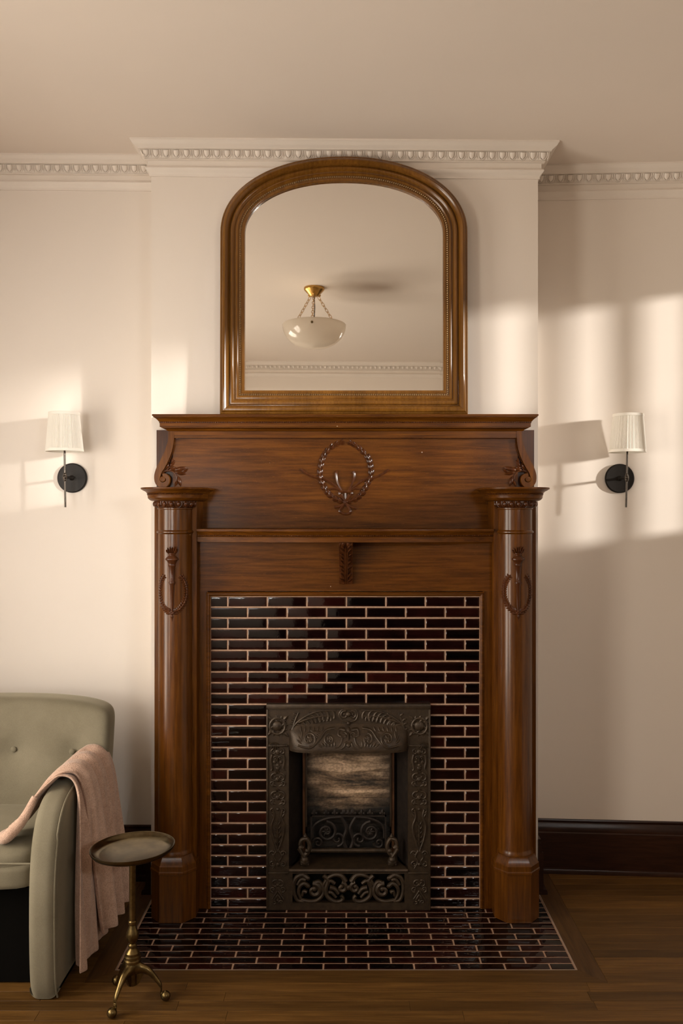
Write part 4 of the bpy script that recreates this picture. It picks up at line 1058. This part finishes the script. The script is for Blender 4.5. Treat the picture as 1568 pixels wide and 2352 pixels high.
MB().tube([(XC - .328, 2.9475, .437), (XC + .328, 2.9475, .437)], .0032, 6).build('piping', M['velvet'], seat)
MB().box(XC - .34, XC + .34, 3.56, 3.64, .06, .56, .02).build('back_panel', M['velvet'], ch)
MB().box(XC - .33, XC + .33, 2.98, 3.56, .336, .345).build('dust_cover', M['lining_and_shade'], ch)
MB().box(XC - .332, XC + .332, 3.03, 3.045, .006, .337).build('under_seat_shade', M['lining_and_shade'], ch)  # dark sheet standing in for the shade under the seat

# ------------------------------------------------------------------ knitted throw over the arm
thr = empty('knitted_throw', (-.95, 3.2, .04)); tag(thr, 'blush pink knitted throw draped over the arm of the green armchair', 'throw')
def throw_sheet(name, t0, t1, stations, nT, folds, phase, thick=.006):
    """stations: [(X, Yfront, Yback, Z)] along the drape"""
    S = smooth([tuple(q) for q in stations], 7); rows = []
    nS = len(S)
    for i, (X, ya, yb2, Z) in enumerate(S):
        nx = S[min(i + 1, nS - 1)]; pv = S[max(i - 1, 0)]
        d = Vector((nx[0] - pv[0], nx[3] - pv[3])); d = d.normalized() if d.length > 1e-6 else Vector((1, 0)); nrm = Vector((-d.y, d.x))
        s = i / (nS - 1); row = []
        for k2 in range(nT + 1):
            t = k2 / nT; amp = folds(s, t); w = amp * (math.sin(phase + 2 * PI * (3.2 * t + .25 * math.sin(3 * s))) + .45 * math.sin(2.1 + 2 * PI * 6.3 * t + 2 * s))
            y = ya + (yb2 - ya) * t
            row.append((X + nrm.x * w, y + .3 * amp * math.cos(5 * t * PI), Z + nrm.y * w))
        rows.append(row)
    o = MB().loft(rows, closed=False, cap=False).build(name, M['knit'], thr, ang=80, recalc=False)
    md = o.modifiers.new('thickness', 'SOLIDIFY'); md.thickness = thick; md.offset = 0
    md = o.modifiers.new('soft', 'SUBSURF'); md.levels = md.render_levels = 1
    return o
def fA(s, t): return .004 + .016 * max(0, (s - .42) / .58) ** .8
# under layer: seat, over the arm, down to the floor
throw_sheet('under_layer', 0, 1, [(-1.158, 2.995, 3.12, .498), (-1.118, 3.005, 3.15, .528), (-1.082, 3.02, 3.19, .580), (-1.060, 3.03, 3.23, .625), (-1.02, 3.045, 3.30, .668), (-.985, 3.05, 3.38, .692), (-.945, 3.05, 3.39, .680),
    (-.925, 3.045, 3.395, .63), (-.918, 3.03, 3.40, .53), (-.912, 3.005, 3.40, .39), (-.906, 2.985, 3.40, .24), (-.900, 2.975, 3.40, .055)], 40, fA, .4)
def fB(s, t): return .005 + .019 * max(0, (s - .25) / .75) ** .8
throw_sheet('upper_layer', 0, 1, [(-1.150, 3.02, 3.10, .520), (-1.110, 3.03, 3.13, .552), (-1.075, 3.045, 3.18, .612), (-1.035, 3.06, 3.30, .668), (-.985, 3.075, 3.43, .706), (-.935, 3.09, 3.445, .698),
    (-.905, 3.10, 3.45, .63), (-.890, 3.115, 3.455, .50), (-.876, 3.13, 3.46, .35), (-.866, 3.14, 3.46, .20), (-.862, 3.145, 3.46, .105)], 40, fB, 2.2)
# rolled fold lying on the seat
MB().tube(smooth([(-1.062, 3.035, .630), (-1.095, 3.018, .56), (-1.138, 3.002, .512), (-1.158, 3.005, .500), (-1.163, 3.035, .498), (-1.140, 3.06, .505)], 5), [.010 + .010 * min(1, q / 8) for q in range(26)], 12).build('rolled_fold', M['knit'], thr, ang=80)

# ------------------------------------------------------------------ brass tray table
TX, TY = -.705, 2.925
tb = empty('tray_table', (TX, TY, 0)); tag(tb, 'small aged brass tripod tray table beside the armchair', 'side table')
tr = MB().lathe([(0, .482), (.09, .482), (.118, .483), (.128, .488), (.134, .496), (.1365, .502), (.136, .5045), (.133, .5035), (.128, .4985), (.118, .4905), (.108, .4885), (.104, .4875), (0, .4875)], (TX, TY, 0), 64)
tr.v = [(x, y, z + .035 * (x - TX)) for x, y, z in tr.v]
tr.build('tray', M['tray_brass'], tb)
MB().lathe([(.014, .474), (.014, .482), (.0115, .470), (.0108, .46), (.0108, .262), (.0135, .259), (.0135, .250), (.011, .247), (.0125, .240), (.0195, .222), (.0205, .212), (.0175, .198), (.0115, .190), (.010, .187), (.014, .183), (.0145, .177), (.0105, .172), (.016, .167), (.0225, .158), (.0225, .150), (.0265, .147), (.0265, .141), (.024, .138), (.0275, .135), (.0275, .127), (.018, .121), (.0145, .115), (.0145, .052), (0, .052)], (TX, TY, 0), 28).build('stem', M['aged_brass'], tb)
FEET = [(at(257, 2338, 2.823)[0], 2.823), (at(380, 2298, 2.924)[0], 2.924), (at(268, 2262, 3.021)[0], 3.021)]
for fx, fy in FEET:
    d = Vector((fx - TX, fy - TY)); L = d.length; d.normalize(); nrm = Vector((-d.y, d.x))
    pr = smooth([(.012, .112, .028), (.030, .106, .018), (.055, .096, .015), (.075, .074, .0125), (.095, .045, .0105), (L - .016, .024, .0095), (L, .017, .013)], 5)
    leg = MB().loft([[(TX + d.x * r + nrm.x * wx * hgt * .7 + 0, TY + d.y * r + nrm.y * wx * hgt * .7, max(.001, z + wz * hgt)) for wx, wz in [(math.cos(2 * PI * q / 8), math.sin(2 * PI * q / 8)) for q in range(8)]] for r, z, hgt in pr]).build('leg', M['aged_brass'], tb, ang=60)
    sp = MB(); a = [(.012, .118), (.030, .106), (.040, .098), (.032, .078), (.024, .060), (.016, .052), (.012, .056)]
    sp.loft([[(TX + d.x * r + nrm.x * w, TY + d.y * r + nrm.y * w, z) for r, z in a] for w in (-.0035, .0035)]).build('spandrel', M['aged_brass'], leg)
    MB().ball((fx, fy, .0160), .0160, 14, 10, (1, 1, 1)).build('foot', M['aged_brass'], leg)
